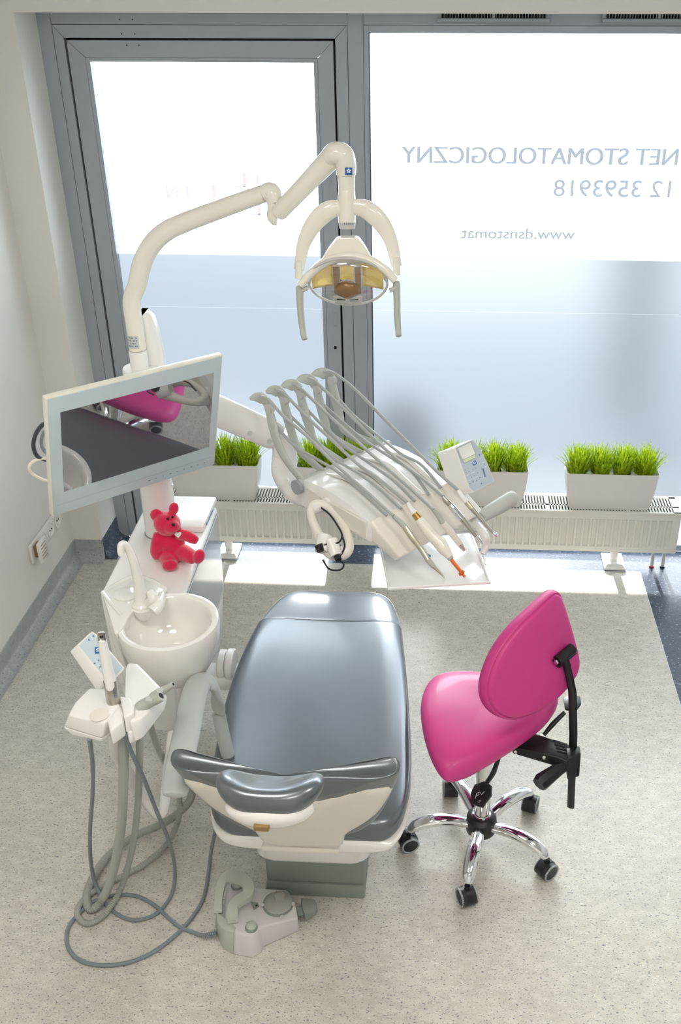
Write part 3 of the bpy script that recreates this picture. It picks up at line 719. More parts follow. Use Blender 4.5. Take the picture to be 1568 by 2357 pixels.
for s_ in (-1, 1):
    g = G(); vs = []
    n1 = 8
    for i in range(n1 + 1):
        x = s_ * (.040 + .060 * i / n1); h = .068 * math.sqrt(max(0, 1 - (x / .110) ** 2))
        for j in range(n1 + 1):
            y = -.026 + (h + .026) * j / n1 + .004; vs.append(loc(x, y, .010 - .020 * (1 - (x / .1) ** 2)))
    g.add(vs, [(i * 9 + j, i * 9 + j + 1, (i + 1) * 9 + j + 1, (i + 1) * 9 + j) for i in range(n1) for j in range(n1)])
    build('facet_reflector', g, 'reflector', t, solid=.001)
build('facet_reflector', G().slab([loc(-.019, .014, .012), loc(.019, .014, .012), loc(.019, .054, .006), loc(-.019, .054, .006)], nn * .002), 'reflector', t)
g = G()
for s_ in (-1, 1): g.slab([loc(s_ * .022, -.03, .014), loc(s_ * .038, -.03, .014), loc(s_ * .038, .052, .008), loc(s_ * .022, .052, .008)], nn * .006)
g.ell(loc(0, -.018, .018), (.036, .030, .02), RL, 10, 18)
build('bulb_shield', g, 'lampbrown', t)
build('bulb_vent', G().slab([loc(-.038, -.060, .02), loc(.038, -.060, .02), loc(.042, -.030, .026), loc(-.042, -.030, .026)], nn * .008, .003), 'lampgrey', t)
build('vent_slot', G().slab([loc(-.03, -.040, .0335), loc(-.006, -.042, .0335), loc(-.006, -.039, .034), loc(-.03, -.037, .034)], nn * .001).slab([loc(.006, -.042, .0335), loc(.03, -.040, .0335), loc(.03, -.037, .034), loc(.006, -.039, .034)], nn * .001), 'dark', t)
g = G(); g.loft(shell(.110, .079, .032, .008, sign=1)[:6], cap=False); build('lens_cover', g, 'lampglass', t)
g = G().tube([loc(.111 * math.cos(2 * PI * j / 40), .080 * math.sin(2 * PI * j / 40), .006) for j in range(40)], .0035, 8, 0, closed=True); build('lens_rim', g, 'lampgrey', t)
bar = [(692, 656, 11), (715, 630, 11), (745, 606, 12), (775, 594, 13), (801, 590, 13), (828, 592, 13), (858, 602, 12), (888, 622, 11), (910, 645, 11)]
build('brow', G().tube([L(u, v, .06) for u, v, w in bar], [w * .00105 for u, v, w in bar], 12, 5), 'lamp_white', t)
hp_ = [(742, 595), (756, 570), (775, 545), (783, 541), (820, 541), (828, 545), (842, 566), (856, 592)]
build('housing_hood', G().hexa([L(u, v, .005) for u, v in hp_], [L(801 + (u - 801) * 1.05, v + 6, .062) for u, v in hp_], .006), 'lamp_white', t)
for hx in ([(690, 655, 10), (691, 700, 9), (694, 735, 8.5), (698, 765, 8), (702, 783, 8)], [(913, 645, 10), (914, 690, 9), (915, 730, 8.5), (917, 760, 8), (918, 775, 8)]):
    build('handle', G().tube([L(u, v, .045 + .01 * i) for i, (u, v, w) in enumerate(hx)], [w * .00142 for u, v, w in hx], 14, 4, .8), 'sage', t, sub=1)
for u in (700, 904): build('handle_bracket', G().tube([L(u - 5, 668, .05), L(u + 8, 662, .055)], [.007, .007], 10), 'lampgrey', t)

# ================================================================== MONITOR
MTILT = -2.0
MTL, MTR, MBR, MBL = V((-1.012, 2.295, 1.506)), V((-.631, 2.678, 1.490)), V((-.713, 2.753, 1.105)), V((-1.095, 2.371, 1.120))
_c = (MTL + MBR) / 2; _q = Quaternion((MTR - MTL).normalized(), math.radians(MTILT))
MTL, MTR, MBR, MBL = [_c + _q @ (p - _c) for p in (MTL, MTR, MBR, MBL)]
rx_ = (MTR - MTL).normalized(); dn_ = (MBL - MTL).normalized(); nm = rx_.cross(dn_).normalized()
if nm.y > 0: nm = -nm
MW, MH = (MTR - MTL).length, (MBL - MTL).length
def mp_(a, b, d=0.0): return MTL + rx_ * (a * MW) + dn_ * (b * MH) + nm * d
t = thing('monitor', 'flat monitor with pale blue glass bezel mounted in front of the unit mast', 'monitor', tuple(mp_(.5, .5, -.05)))
build('casing', G().slab([mp_(0, 0, -.001), mp_(1, 0, -.001), mp_(1, 1, -.001), mp_(0, 1, -.001)], nm * -.020, .003), 'monside', t)
def quad(a, b, c, d): return [mp_(*a), mp_(*b), mp_(*c), mp_(*d)]
build('bezel', G().slab([mp_(.008, .008, -.002), mp_(.992, .008, -.002), mp_(.992, .992, -.002), mp_(.008, .992, -.002)], nm * .003, .001), 'monitor', t)
def inv(u, v):
    p = PN(u, v, MTL, nm); return (p - MTL).dot(rx_) / MW, (p - MTL).dot(dn_) / MH
a0, b0 = inv(139, 947); a1, b1 = inv(494, 852); a2, b2 = inv(475, 1027); a3, b3 = inv(141, 1130)
L0, T0, R0_, B0 = (a0 + a3) / 2, (b0 + b1) / 2, (a1 + a2) / 2, (b2 + b3) / 2
sc = build('screen', G().slab([mp_(L0, T0, .0012), mp_(R0_, T0, .0012), mp_(R0_, B0, .0012), mp_(L0, B0, .0012)], nm * .0006), 'screen', t); sc['label'] = 'dark mirror-like screen'
build('bezel_line', G().slab([mp_(.03, .905, .001), mp_(.97, .905, .001), mp_(.97, .907, .001), mp_(.03, .907, .001)], nm * .0003), 'ringgrey', t)
g = G()
for k in range(9):
    x = .56 + k * .045; w_ = .008 if k % 3 else .016
    g.slab([mp_(x, .942, .001), mp_(x + w_, .942, .001), mp_(x + w_, .947, .001), mp_(x, .947, .001)], nm * .0003)
build('button_mark', g, 'ink', t)
bc = mp_(.5, .5, -.026)
build('mount_bracket', G().slab([mp_(.38, .36, -.026), mp_(.62, .36, -.026), mp_(.62, .62, -.026), mp_(.38, .62, -.026)], nm * -.03, .006).tube([bc - nm * .05, V((MX + .01, MY - .02, bc.z - .02))], .024, 14), 'white', t)
def loop(name, pts, r, mt): return build(name, G().tube([mp_(0, 0, 0) * 0 + PN(u, v, MTL - nm * d, nm) for u, v, d in pts], r, 10, 6), mt, t)
loop('cable', [(118, 972, .03), (98, 978, .035), (82, 1000, .04), (77, 1028, .04), (86, 1050, .04), (104, 1058, .035), (120, 1060, .03)], .0058, 'cablel')
loop('cable', [(118, 984, .03), (104, 992, .035), (96, 1010, .04), (97, 1028, .04), (106, 1042, .035), (118, 1050, .03)], .0046, 'cable')
loop('cable', [(120, 1056, .03), (95, 1056, .036), (74, 1064, .04), (67, 1078, .04), (77, 1092, .04), (98, 1104, .035), (118, 1108, .03)], .0044, 'cablew')

# ================================================================== INSTRUMENT TABLE (doctor's element)
def U(x, y): return 550 + x / 2.412, 820 + y / 2.412
KP = .00118                                                   # metres per photo pixel at the table
tA, tB, tC, tD = P(691, 1106, 1.06), P(894, 1017, 1.06), P(850, 1205, 1.045), P(1047, 1106, 1.045)
tE, tF = P(923, 1288, .945), P(1117, 1182, .945)
t = thing('instrument_table', 'white swing-arm instrument table with five grey hose whips and a control panel', 'instrument table', tuple((tA + tF) / 2 - V((0, 0, .12))))
lat = (tB - tA).normalized(); fwd = (tC - tA).normalized(); dz = V((0, 0, 1))
n = 9; rings = []
for k in range(7):
    q = k / 6; a = tA.lerp(tC, q * 1.02); b = tB.lerp(tD, q * 1.02); hump = .026 * math.sin(PI * min(1, q * 1.1)) - .012 * max(0, q - .8) / .2
    thk = .088 * (1 - q) + .060 * q
    ring = [a - dz * thk, a - dz * .014 + lat * .0, a + lat * .010 + dz * (hump * .7)]
    ring += [a.lerp(b, .12 + .76 * j / 6) + dz * (hump) for j in range(7)]
    ring += [b - lat * .010 + dz * (hump * .7), b - dz * .014, b - dz * thk]
    rings.append(ring)
build('deck', G().loft(rings), 'white', t, sharp=50)
ft = [tC + dz * .012, tD + dz * .012, tF + dz * .006, tE + dz * .006]
fb = [tC - dz * .062, tD - dz * .062, tF - dz * .022 - fwd * .03, tE - dz * .022 - fwd * .03]
build('front_rest', G().hexa(ft, fb, .009, 3), 'cream', t)
build('side_cover', G().slab([tA.lerp(tC, .10) - dz * .012 - lat * .004, tA.lerp(tC, .97) + dz * .0 - lat * .004, tA.lerp(tC, .97) - dz * .055 - lat * .004, tA.lerp(tC, .10) - dz * .082 - lat * .004], lat * .006, .002, 1), 'cream', t)
for k in range(4):
    q = .2 * (k + 1); a = tA.lerp(tB, q + .01) + dz * .012; b = tC.lerp(tD, q + .015) + dz * .004; md = (a + b) / 2 + dz * .026 + lat * .006
    build('divider', G().tube([a.lerp(b, .12), a.lerp(b, .3) + dz * .018, md, a.lerp(b, .75) + dz * .014, b], [.006, .010, .012, .010, .006], 10, 4, .7), 'white', t)
build('hinge_bar', G().tube([tA - lat * .012 - dz * .008, tB + lat * .004 - dz * .008], .013, 14), 'greyplastic', t)
build('hinge_cap', G().tube([tA - lat * .02 - dz * .018, tA - lat * .008 - dz * .018], .024, 20), 'ringgrey', t)
build('underside', G().hexa([tA.lerp(tD, .25) - dz * .07, tB.lerp(tC, .25) - dz * .07, tB.lerp(tC, .8) - dz * .06, tA.lerp(tD, .8) - dz * .06], [tA.lerp(tD, .35) - dz * .12, tB.lerp(tC, .35) - dz * .12, tB.lerp(tC, .7) - dz * .11, tA.lerp(tD, .7) - dz * .11], .01), 'white', t)
# swing arm from the mast
s0, s1 = V((MX + .03, MY + .012, 1.335)), PY(640, 1006, 2.98)
build('swing_arm', G().tube([s0, s0.lerp(s1, .5), s0.lerp(s1, .96), s1], [.052, .052, .050, .036], 18, 2, .62, (0.45, -1, 0.1)), 'white', t, sharp=60)
build('mast_collar', G().lathe([(.0525, 1.28), (.055, 1.285), (.055, 1.385), (.0525, 1.39)], (MX, MY, 0), 32), 'white', t)
for (u, v) in ((577, 993), (622, 1012)):
    p = PY(u, v, 2.93) + V((0, -.012, 0)); build('screw_cap', G().cyl(p, p + V((0, -.004, 0)), .0085, n=16), 'greyplastic', t)
j0 = PY(656, 1000, 2.98); j1 = PY(656, 1062, 2.98)
build('arm_joint', G().tube([j0 + dz * .01, j0, j1], [.030, .042, .042], 24), 'white', t)
build('arm_elbow', G().tube([j1 + dz * .02, PY(655, 1085, 2.96), PY(672, 1118, 2.88), PY(705, 1140, 2.80), tA.lerp(tD, .42) - dz * .095], [.042, .044, .042, .04, .036], 20, 5), 'white', t)
# whips
wps = [[(330, 690), (262, 575), (215, 480), (185, 370), (165, 285)], [(402, 640), (345, 530), (298, 440), (268, 330), (248, 240)], [(487, 600), (435, 490), (395, 400), (362, 300), (340, 205)], [(567, 562), (520, 450), (480, 370), (452, 270), (430, 180)], [(648, 530), (598, 420), (560, 330), (532, 220), (512, 130)]]
hks = [[(168, 285), (150, 250), (125, 233), (95, 228), (60, 236)], [(250, 240), (235, 208), (212, 194), (180, 190), (150, 200)], [(342, 205), (322, 172), (298, 160), (265, 158), (236, 168)], [(432, 180), (412, 145), (388, 130), (352, 126), (320, 136)], [(514, 130), (495, 105), (470, 95), (438, 93), (405, 103)]]
whip_tip = []
for i in range(5):
    base = tA.lerp(tB, .02 + .225 * i)
    Y0 = base.y; pts = [PY(*U(x, y), Y0 + .035 * k) for k, (x, y) in enumerate(wps[i])]
    yt_ = Y0 + .14
    w = build('whip_arm', G().tube([base - dz * .005] + pts[1:], [.015, .017, .021, .024, .021], 12, 4, .36, lat), 'whip', t)
    hk = [PY(*U(x, y), yt_ - .0 * k) for k, (x, y) in enumerate(hks[i])]
    build('whip_hook', G().tube(hk, [.021, .026, .024, .015, .005], 12, 4, .36, lat), 'whip', w)
    pul = pts[4] + V((.004, -.018, .004)); build('hose_pulley', G().tube([pul - lat * .006, pul + lat * .012], .0155, 20), 'lampgrey', w)
    pul = pts[3] + V((.004, -.016, 0)); build('guide_roller', G().tube([pul - lat * .004, pul + lat * .012], .008, 14), 'whip', w)
    whip_tip.append(yt_)
# side handle loop
hl_ = [(440, 835), (462, 803), (520, 808), (580, 858), (625, 930), (645, 1000), (640, 1050), (600, 1075), (545, 1062), (505, 1010), (470, 940), (446, 880)]
hz = lambda y: 1.03 - .09 * (y - 800) / 280
hpts = [P(*U(x, y), hz(y)) - lat * .03 for x, y in hl_]
build('side_handle', G().tube(hpts, [.013, .014, .014, .014, .015, .018, .022, .022, .02, .015, .013, .013], 14, 5, closed=True), 'cream', t)
build('handle_mount', G().tube([hpts[2], hpts[2] + lat * .03], [.022, .03], 16).tube([hpts[0], hpts[0] + lat * .04], [.016, .02], 14), 'white', t)
hq = build('clip_holder', G().tube([P(*U(525, 975), .985) - lat * .035, P(*U(505, 1060), .955) - lat * .035], [.024, .020], 16).tube([P(*U(560, 1000), .98) - lat * .035, P(*U(590, 1085), .95) - lat * .035], [.022, .018], 16), 'white', t)
# right grip
build('grip', G().tube([P(1108, 1192, .985), P(1124, 1180, .99), P(1152, 1164, 1.0), P(1176, 1149, 1.01), P(1181, 1146, 1.01)], [.016, .0205, .0225, .0225, .019], 20, 4, 1.15), 'greyplastic', t)
# control panel
pn = V((.12, -.80, .60)).normalized(); p0 = P(1085, 1128, 1.05)
def Q(x, y, d=0.0): return PN(1020 + x / 8.711, 990 + y / 8.711, p0 + pn * d, pn)
face = [(240, 350), (600, 178), (700, 300), (800, 460), (870, 600), (935, 745), (985, 880), (1038, 1025), (622, 1252), (520, 1160)]
backp = [(85, 352), (585, 160), (690, 300), (790, 460), (860, 600), (925, 745), (975, 880), (1020, 1020), (600, 1250), (330, 1130), (30, 800)]
fc = [Q(x, y) for x, y in face]
off = V((-.045, .03, -.03))
cp = build('control_panel', G().hexa(fc, [p + off * (1.25 if i in (0, 9) else (1.7 if i == 8 else .75)) for i, p in enumerate(fc)], .003), 'white', t)
ins = [(252, 360), (592, 198), (690, 318), (788, 470), (858, 606), (922, 750), (970, 884), (1020, 1016), (626, 1236), (534, 1154)]
build('membrane', G().slab([Q(x, y, .0004) for x, y in ins], pn * .0008), 'panel', cp)
lc = build('display', G().slab([Q(x, y, .0014) for x, y in ((285, 350), (565, 225), (660, 480), (660, 560), (425, 670), (350, 605))], pn * .001), 'ringgrey', cp)
build('display_glass', G().slab([Q(x, y, .0026) for x, y in ((298, 366), (556, 246), (645, 478), (410, 590), (375, 560))], pn * .0005), 'lcd', lc)
build('display_text', G().slab([Q(x, y, .0026) for x, y in ((405, 600), (648, 492), (650, 550), (430, 660))], pn * .0005), 'lcdg', lc)
pr = (Q(600, 180) - Q(240, 350)).normalized(); pu = (Q(240, 350) - Q(520, 1160)).normalized()
logo(cp, Q(632, 660, .0014), pr, pu, .0125)
g = G()
for x, y, w_, h_ in ((440, 798, 14, 18), (508, 765, 12, 14), (460, 850, 26, 12), (528, 825, 26, 12), (600, 790, 26, 12), (660, 765, 26, 12), (572, 945, 14, 30), (632, 905, 30, 12), (695, 855, 34, 14), (540, 1075, 20, 24), (604, 1038, 26, 24), (674, 1010, 28, 16), (738, 950, 30, 22), (772, 1070, 30, 22), (824, 1045, 10, 12), (788, 945, 10, 12), (730, 500, 34, 34), (830, 685, 18, 18), (878, 780, 22, 8)):
    c = Q(x, y, .0014); a = pr * (w_ / 8.711 * .0011 / 2); b = pu * (h_ / 8.711 * .0011 / 2); g.slab([c - a - b, c + a - b, c + a + b, c - a + b], pn * .0003)
build('key_symbol', g, 'ink', cp)
g = G()
for (x0, y0, x1, y1) in ((452, 925, 520, 885), (560, 870, 640, 835), (490, 1025, 560, 995), (600, 975, 700, 925), (740, 575, 770, 545), (780, 660, 830, 635), (835, 745, 885, 710), (880, 830, 920, 805)):
    a, b = Q(x0, y0, .0013), Q(x1, y1, .0013); s_ = pu * .0005; g.slab([a - s_, b - s_, b + s_, a + s_], pn * .0003)
build('key_line', g, 'inkl', cp)
build('level_bar', G().slab([Q(x, y, .0014) for x, y in ((785, 775), (812, 765), (862, 935), (838, 945))], pn * .0004), 'ink', cp)
c = Q(878, 1015, .0016); build('indicator_light', G().cyl(c, c + pn * .001, .0016, n=10), 'ledgreen', cp)

# ------------------------------------------------------------------ instruments with their hoses
hoses = [[(120, 222), (165, 240), (250, 335), (380, 445), (520, 585), (690, 735), (862, 890)],
         [(205, 185), (260, 215), (370, 330), (500, 450), (650, 590), (800, 700), (942, 820)],
         [(300, 155), (345, 180), (470, 300), (620, 440), (800, 600), (960, 740), (1082, 855)],
         [(385, 120), (430, 145), (560, 270), (720, 430), (900, 590), (1020, 680), (1138, 785)],
         [(472, 85), (530, 95), (640, 180), (800, 340), (960, 500), (1100, 640), (1220, 747)]]
backs = [[(195, 370), (300, 490), (430, 570), (560, 650), (700, 770), (822, 885)], [(285, 330), (400, 440), (520, 560), (680, 660), (800, 750), (900, 845)], [(370, 285), (470, 390), (590, 500), (720, 590), (860, 690), (978, 805)], [(455, 255), (560, 350), (690, 460), (840, 560), (960, 640), (1055, 770)], [(540, 220), (640, 330), (760, 430), (900, 540), (1010, 600), (1122, 730)]]
def instrument(i, label, cat, segs, ztip):
    """segs: (name, material, [(x, y, radius_m)])"""
    x0, y0 = segs[0][2][0][:2]; xe, ye = segs[-1][2][-1][:2]; LN = math.hypot(xe - x0, ye - y0)
    def zz(x, y):
        q = math.hypot(x - x0, y - y0) / LN; return 1.078 + (ztip - 1.078) * q
    base = P(*U(x0, y0), 1.078)
    th = thing('dental_handpiece', label, cat, tuple(base), 'instruments lying on the front rest of the table')
    for nm_, mt, pp in segs:
        build(nm_, G().tube([P(*U(x, y), zz(x, y)) for x, y, r in pp], [r for x, y, r in pp], 14, 0 if len(pp) < 3 else 3), mt, th, sharp=50)
    hp = hoses[i]; Ya = whip_tip[i] - .015; Yb = base.y; K = len(hp) - 1
    acc = [0]
    for a, b in zip(hp, hp[1:]): acc.append(acc[-1] + math.hypot(b[0] - a[0], b[1] - a[1]))
    pts = [PY(*U(x, y), Ya + (Yb - Ya) * acc[k] / acc[-1]) for k, (x, y) in enumerate(hp[:-1])] + [base]
    build('hose', G().tube(pts, .0052, 10, 6), 'hose', th)
    bk_ = backs[i]; e = tC.lerp(tD, .05 + .225 * i) + dz * .004; Ya = whip_tip[i] - .035
    acc = [0]
    for a, b in zip(bk_, bk_[1:]): acc.append(acc[-1] + math.hypot(b[0] - a[0], b[1] - a[1]))
    ex, ey = bk_[-1]; pe = P(*U(ex, ey), 1.058)
    pts = [PY(*U(x, y), Ya + (pe.y - Ya) * acc[k] / acc[-1]) for k, (x, y) in enumerate(bk_[:-1])] + [pe]
    build('supply_hose', G().tube(pts, .0048, 10, 6), 'hose', th)
    return th
instrument(0, 'grey-gold scaler handpiece with a thin hooked tip and a blue accent, nearest to the screen', 'dental handpiece', [
    ('coupling', 'sage', [(858, 885, .0062), (880, 905, .0078), (925, 948, .0095)]),
    ('body', 'tip', [(925, 948, .0105), (960, 1000, .0105), (1010, 1065, .0092), (1050, 1130, .0085)]),
    ('accent_ring', 'labelblue', [(1040, 1100, .0048), (1062, 1112, .0048)]),
    ('nose', 'sage', [(1048, 1128, .0088), (1080, 1165, .0075)]),
    ('scaler_tip', 'tip', [(1080, 1165, .0062), (1115, 1200, .0038), (1138, 1225, .0022), (1146, 1252, .0008)])], .905)
instrument(1, 'fat white handpiece with a brass ring, a violet emblem and an orange tip', 'dental handpiece', [
    ('coupling', 'white', [(938, 815, .0062), (950, 840, .008), (975, 872, .010)]),
    ('brass_ring', 'gold', [(975, 872, .0112), (1000, 903, .0120)]),
    ('body', 'cream', [(1000, 905, .0135), (1030, 945, .0155), (1080, 1005, .0172), (1115, 1036, .0205), (1135, 1066, .019), (1172, 1113, .0112)]),
    ('nose_ring', 'sage', [(1162, 1100, .0110), (1180, 1128, .0092)]),
    ('orange_tip', 'orange', [(1180, 1130, .0058), (1240, 1205, .0050)]),
    ('orange_nozzle', 'orange', [(1232, 1195, .0085), (1240, 1206, .0110), (1246, 1213, .004), (1256, 1226, .0042)])], .90)
instrument(2, 'slim ivory micromotor handpiece with a silver end', 'dental handpiece', [
    ('coupling', 'sage', [(1080, 852, .0068), (1110, 885, .009), (1130, 920, .0095)]),
    ('body', 'cream', [(1130, 920, .0105), (1180, 980, .0105), (1225, 1040, .0095)]),
    ('silver_end', 'tip', [(1225, 1040, .0088), (1245, 1068, .0064), (1252, 1076, .005)])], .93)
instrument(3, 'chrome-barrelled turbine handpiece with a dark tapered neck, second from the control panel', 'dental handpiece', [
    ('coupling', 'steel', [(1135, 778, .0065), (1150, 800, .0088), (1175, 825, .0092)]),
    ('barrel', 'chrome', [(1175, 825, .0102), (1195, 850, .0115), (1240, 900, .0108)]),
    ('neck', 'steel', [(1240, 900, .0098), (1275, 945, .0085), (1315, 998, .0056)]),
    ('head', 'chrome', [(1315, 998, .0058), (1345, 1030, .0062), (1356, 1044, .0050)])], .945)
instrument(4, 'slender silver turbine handpiece with a ball head, nearest to the control panel', 'dental handpiece', [
    ('coupling', 'white', [(1217, 744, .0058), (1240, 780, .0078), (1265, 808, .0082)]),
    ('ring', 'tip', [(1265, 808, .0092), (1295, 845, .0086)]),
    ('neck', 'steel', [(1295, 845, .0086), (1350, 910, .0062), (1412, 982, .0044)]),
    ('head', 'chrome', [(1410, 980, .005), (1422, 988, .0078), (1432, 998, .0062)])], .955)
dp = P(*U(1132, 1012), 1.0) + V((0, 0, 0))
# emblem on the fat handpiece
for o in [o for o in COL.objects if o.name.startswith('body') and o.parent and 'violet' in str(o.parent.get('label'))]:
    r = ray(*U(1124, 1020)); c = P(*U(1124, 1020), .985) - r * .0 ; n_ = (CAM - c).normalized(); c = c + n_ * .012
    a = n_.cross(V((0, 0, 1))).normalized(); b = n_.cross(a)
    e1 = build('emblem', G().add([c + a * .0105 * math.cos(k * PI / 10) + b * .0118 * math.sin(k * PI / 10) for k in range(20)], [tuple(range(20))]), 'logo', o.parent)
    g = G()
    for q, rr in ((V((0, .35, 0)), .0042), (V((.05, -.35, 0)), .0046)):
        cc_ = c + n_ * .0004 + b * (q.y * .0118) + a * (q.x * .01); g.tube([cc_ + a * rr * math.cos(k * PI / 7) + b * rr * math.sin(k * PI / 7) for k in range(14)], .0010, 6, 0, closed=True)
    build('emblem_print', g, 'violet', e1)

# ------------------------------------------------------------------ tray under the table
tp = [P(878, 1290, .865), P(895, 1357, .865), P(1127, 1343, .865), P(1083, 1222, .865)]
back_ = tp[0] + (tp[3] - tp[2]) * .9
tp[0] = tp[1] + (tp[3] - tp[2])
t = thing('instrument_tray', 'shiny metal tray coloured white for window glare, hanging under the instrument table', 'tray', tuple(sum(tp, V()) / 4))
M['tray'] = mat('tray_glare_white', 'f6f6f6', 0.3, coat=1.0, var=0.0)  # window reflection put into the tray colour as white
build('tray_plate', G().slab(tp, (0, 0, -.003), .001, 1), 'tray', t)
cen = sum(tp, V()) / 4
build('tray_rim', G().tube([p + dz * .003 for p in catmull(tp, 1, True)], .005, 8, 0, closed=True), 'tray', t)
g = P(1092, 1215, .95)
build('tray_bracket', G().tube([tF - fwd * .10 - dz * .03, P(1112, 1225, .925), P(1118, 1255, .89), P(1112, 1275, .868)], [.014, .014, .013, .010], 12, 5).tube([P(1000, 1215, .88), P(1096, 1222, .868), P(1104, 1245, .866), P(1118, 1300, .866)], .0025, 8, 4), 'white', t)
# ------------------------------------------------------------------ black cable on the side handle
def UZ(x, y, z, d=.05): return P(*U(x, y), z) - lat * d
t = thing('black_cable', 'thin black cable with plugs looped over the side handle of the instrument table', 'cable', tuple(UZ(620, 960, .99)))
build('cord', G().tube([UZ(525, 810, 1.035), UZ(570, 845, 1.03), UZ(610, 900, 1.01), UZ(640, 960, .99), UZ(620, 1000, .985), UZ(560, 1008, .98), UZ(525, 1020, .975)], .0028, 8, 6).tube([UZ(640, 960, .99), UZ(655, 1015, .97), UZ(640, 1060, .955), UZ(620, 1075, .95)], .0028, 8, 5).tube([UZ(620, 1090, .945), UZ(650, 1120, .93), UZ(630, 1150, .92), UZ(570, 1145, .92), UZ(535, 1095, .935)], .0028, 8, 6), 'black', t)
build('plug', G().tube([UZ(510, 1010, .985), UZ(525, 1050, .965)], [.013, .011], 10).tube([UZ(600, 1045, .96), UZ(622, 1095, .945)], [.0125, .010], 10), 'black', t)

# ================================================================== ASSISTANT'S TABLE
t = thing('assistant_table', 'white assistant arm with holders and a pale blue key panel, left of the spittoon bowl', 'instrument holder', tuple(P(240, 1660, .86)))
zt = .90
tp = pz([(152, 1640), (166, 1618), (206, 1582), (240, 1583), (278, 1622), (246, 1652), (226, 1692), (196, 1672)], zt)
tp = pz([(158, 1645), (172, 1616), (206, 1582), (246, 1584), (278, 1622), (242, 1664)], zt)
lo = pz([(145, 1674), (170, 1640), (206, 1606), (250, 1610), (282, 1662), (233, 1702)], .852)
lo2 = pz([(165, 1692), (178, 1655), (210, 1622), (252, 1628), (280, 1676), (236, 1708)], .838)
hb_ = build('holder', G().hexa(tp, lo, .007, 3), 'white', t)
build('holder_base', G().hexa(lo, lo2, .003), 'white', t)
build('holder_dimple', G().lathe([(.0235, .0012), (.021, .0008), (.014, -.0006)], P(229, 1646, zt + .0015), 28), 'cream', hb_)
tp = pz([(246, 1655), (278, 1622), (284, 1640), (284, 1660), (254, 1682)], .896)
build('holder_end', G().hexa(tp, [p + V((.002, -.004, -.045)) for p in tp], .006, 3), 'white', t)
tp = pz([(274, 1600), (300, 1604), (309, 1624), (309, 1640), (286, 1650), (280, 1622)], .905)
build('second_holder', G().hexa(tp, [p + V((.0, -.006, -.05)) for p in tp], .006, 3), 'white', t)
tp = pz([(286, 1540), (292, 1524), (316, 1526), (370, 1582), (362, 1612), (328, 1650), (300, 1662), (284, 1604)], .89)
lo = [p + V((.01, .02, -.05)) for p in tp]; lo[5] += V((-.01, -.03, -.01)); lo[6] += V((-.005, -.03, -.01))
build('console', G().hexa(tp, lo, .008, 3), 'white', t)
tp = pz([(286, 1655), (330, 1650), (318, 1678), (294, 1690)], .86)
build('holder_foot', G().hexa(tp, [p + V((0, .0, -.035)) for p in tp], .006), 'white', t)
# key panel
kn = V((.10, -.72, .68)).normalized(); kp = P(245, 1540, .925)
def K(u, v, d=0.0): return PN(u, v, kp + kn * d, kn)
fc = [K(u, v) for u, v in ((178, 1484), (211, 1452), (222, 1458), (288, 1538), (281, 1548), (262, 1566), (238, 1566))]
bkf = [p + V((-.028, .012, -.025)) * (1 if i in (0, 6) else .8) for i, p in enumerate(fc)]; bkf[0] = K(157, 1485, -.005) + V((0, 0, -.02)); bkf[1] = K(196, 1452, -.005) + V((0, 0, -.02)); bkf[6] = K(222, 1580, -.01) + V((0, 0, -.02))
kb = build('key_panel', G().hexa(fc, bkf, .003), 'white', t)
build('membrane', G().slab([K(u, v, .0006) for u, v in ((182, 1486), (211, 1457), (219, 1461), (283, 1538), (262, 1560), (240, 1558))], kn * .0007), 'panelL', kb)
kr = (K(211, 1455) - K(180, 1485)).normalized(); ku = (K(180, 1485) - K(240, 1566)).normalized()
logo(kb, K(226, 1497, .0015), (K(240, 1497) - K(226, 1497)), (K(226, 1483) - K(226, 1497)), .016)
g = G()
for u, v, w_, h_ in ((205, 1473, .005, .008), (215, 1464, .006, .006), (218, 1527, .006, .006), (227, 1520, .005, .006), (230, 1535, .006, .005), (252, 1520, .005, .005)):
    c = K(u, v, .0014); a, b = kr * w_ * .33, ku * h_ * .33; g.slab([c - a - b, c + a - b, c + a + b, c - a + b], kn * .0003)
build('key_symbol', g, 'ink', kb)
g = G()
for (u0, v0, u1, v1) in ((207, 1460, 214, 1473), (220, 1518, 229, 1536), (216, 1534, 231, 1520)):
    a, b = K(u0, v0, .0014), K(u1, v1, .0014); s_ = kr * .0006; g.slab([a - s_, b - s_, b + s_, a + s_], kn * .0003)
build('key_line', g, 'inkl', kb)
# bent support tube back to the unit
build('support_tube', G().tube([P(268, 1660, .85), P(268, 1712, .73), P(277, 1745, .64), P(305, 1800, .50), P(352, 1862, .36), P(366, 1874, .335), P(377, 1862, .335), P(385, 1800, .355), P(393, 1740, .37), P(400, 1690, .385)], [.024, .022, .020, .018, .016, .015, .015, .017, .019, .02], 18, 5), 'white', t)
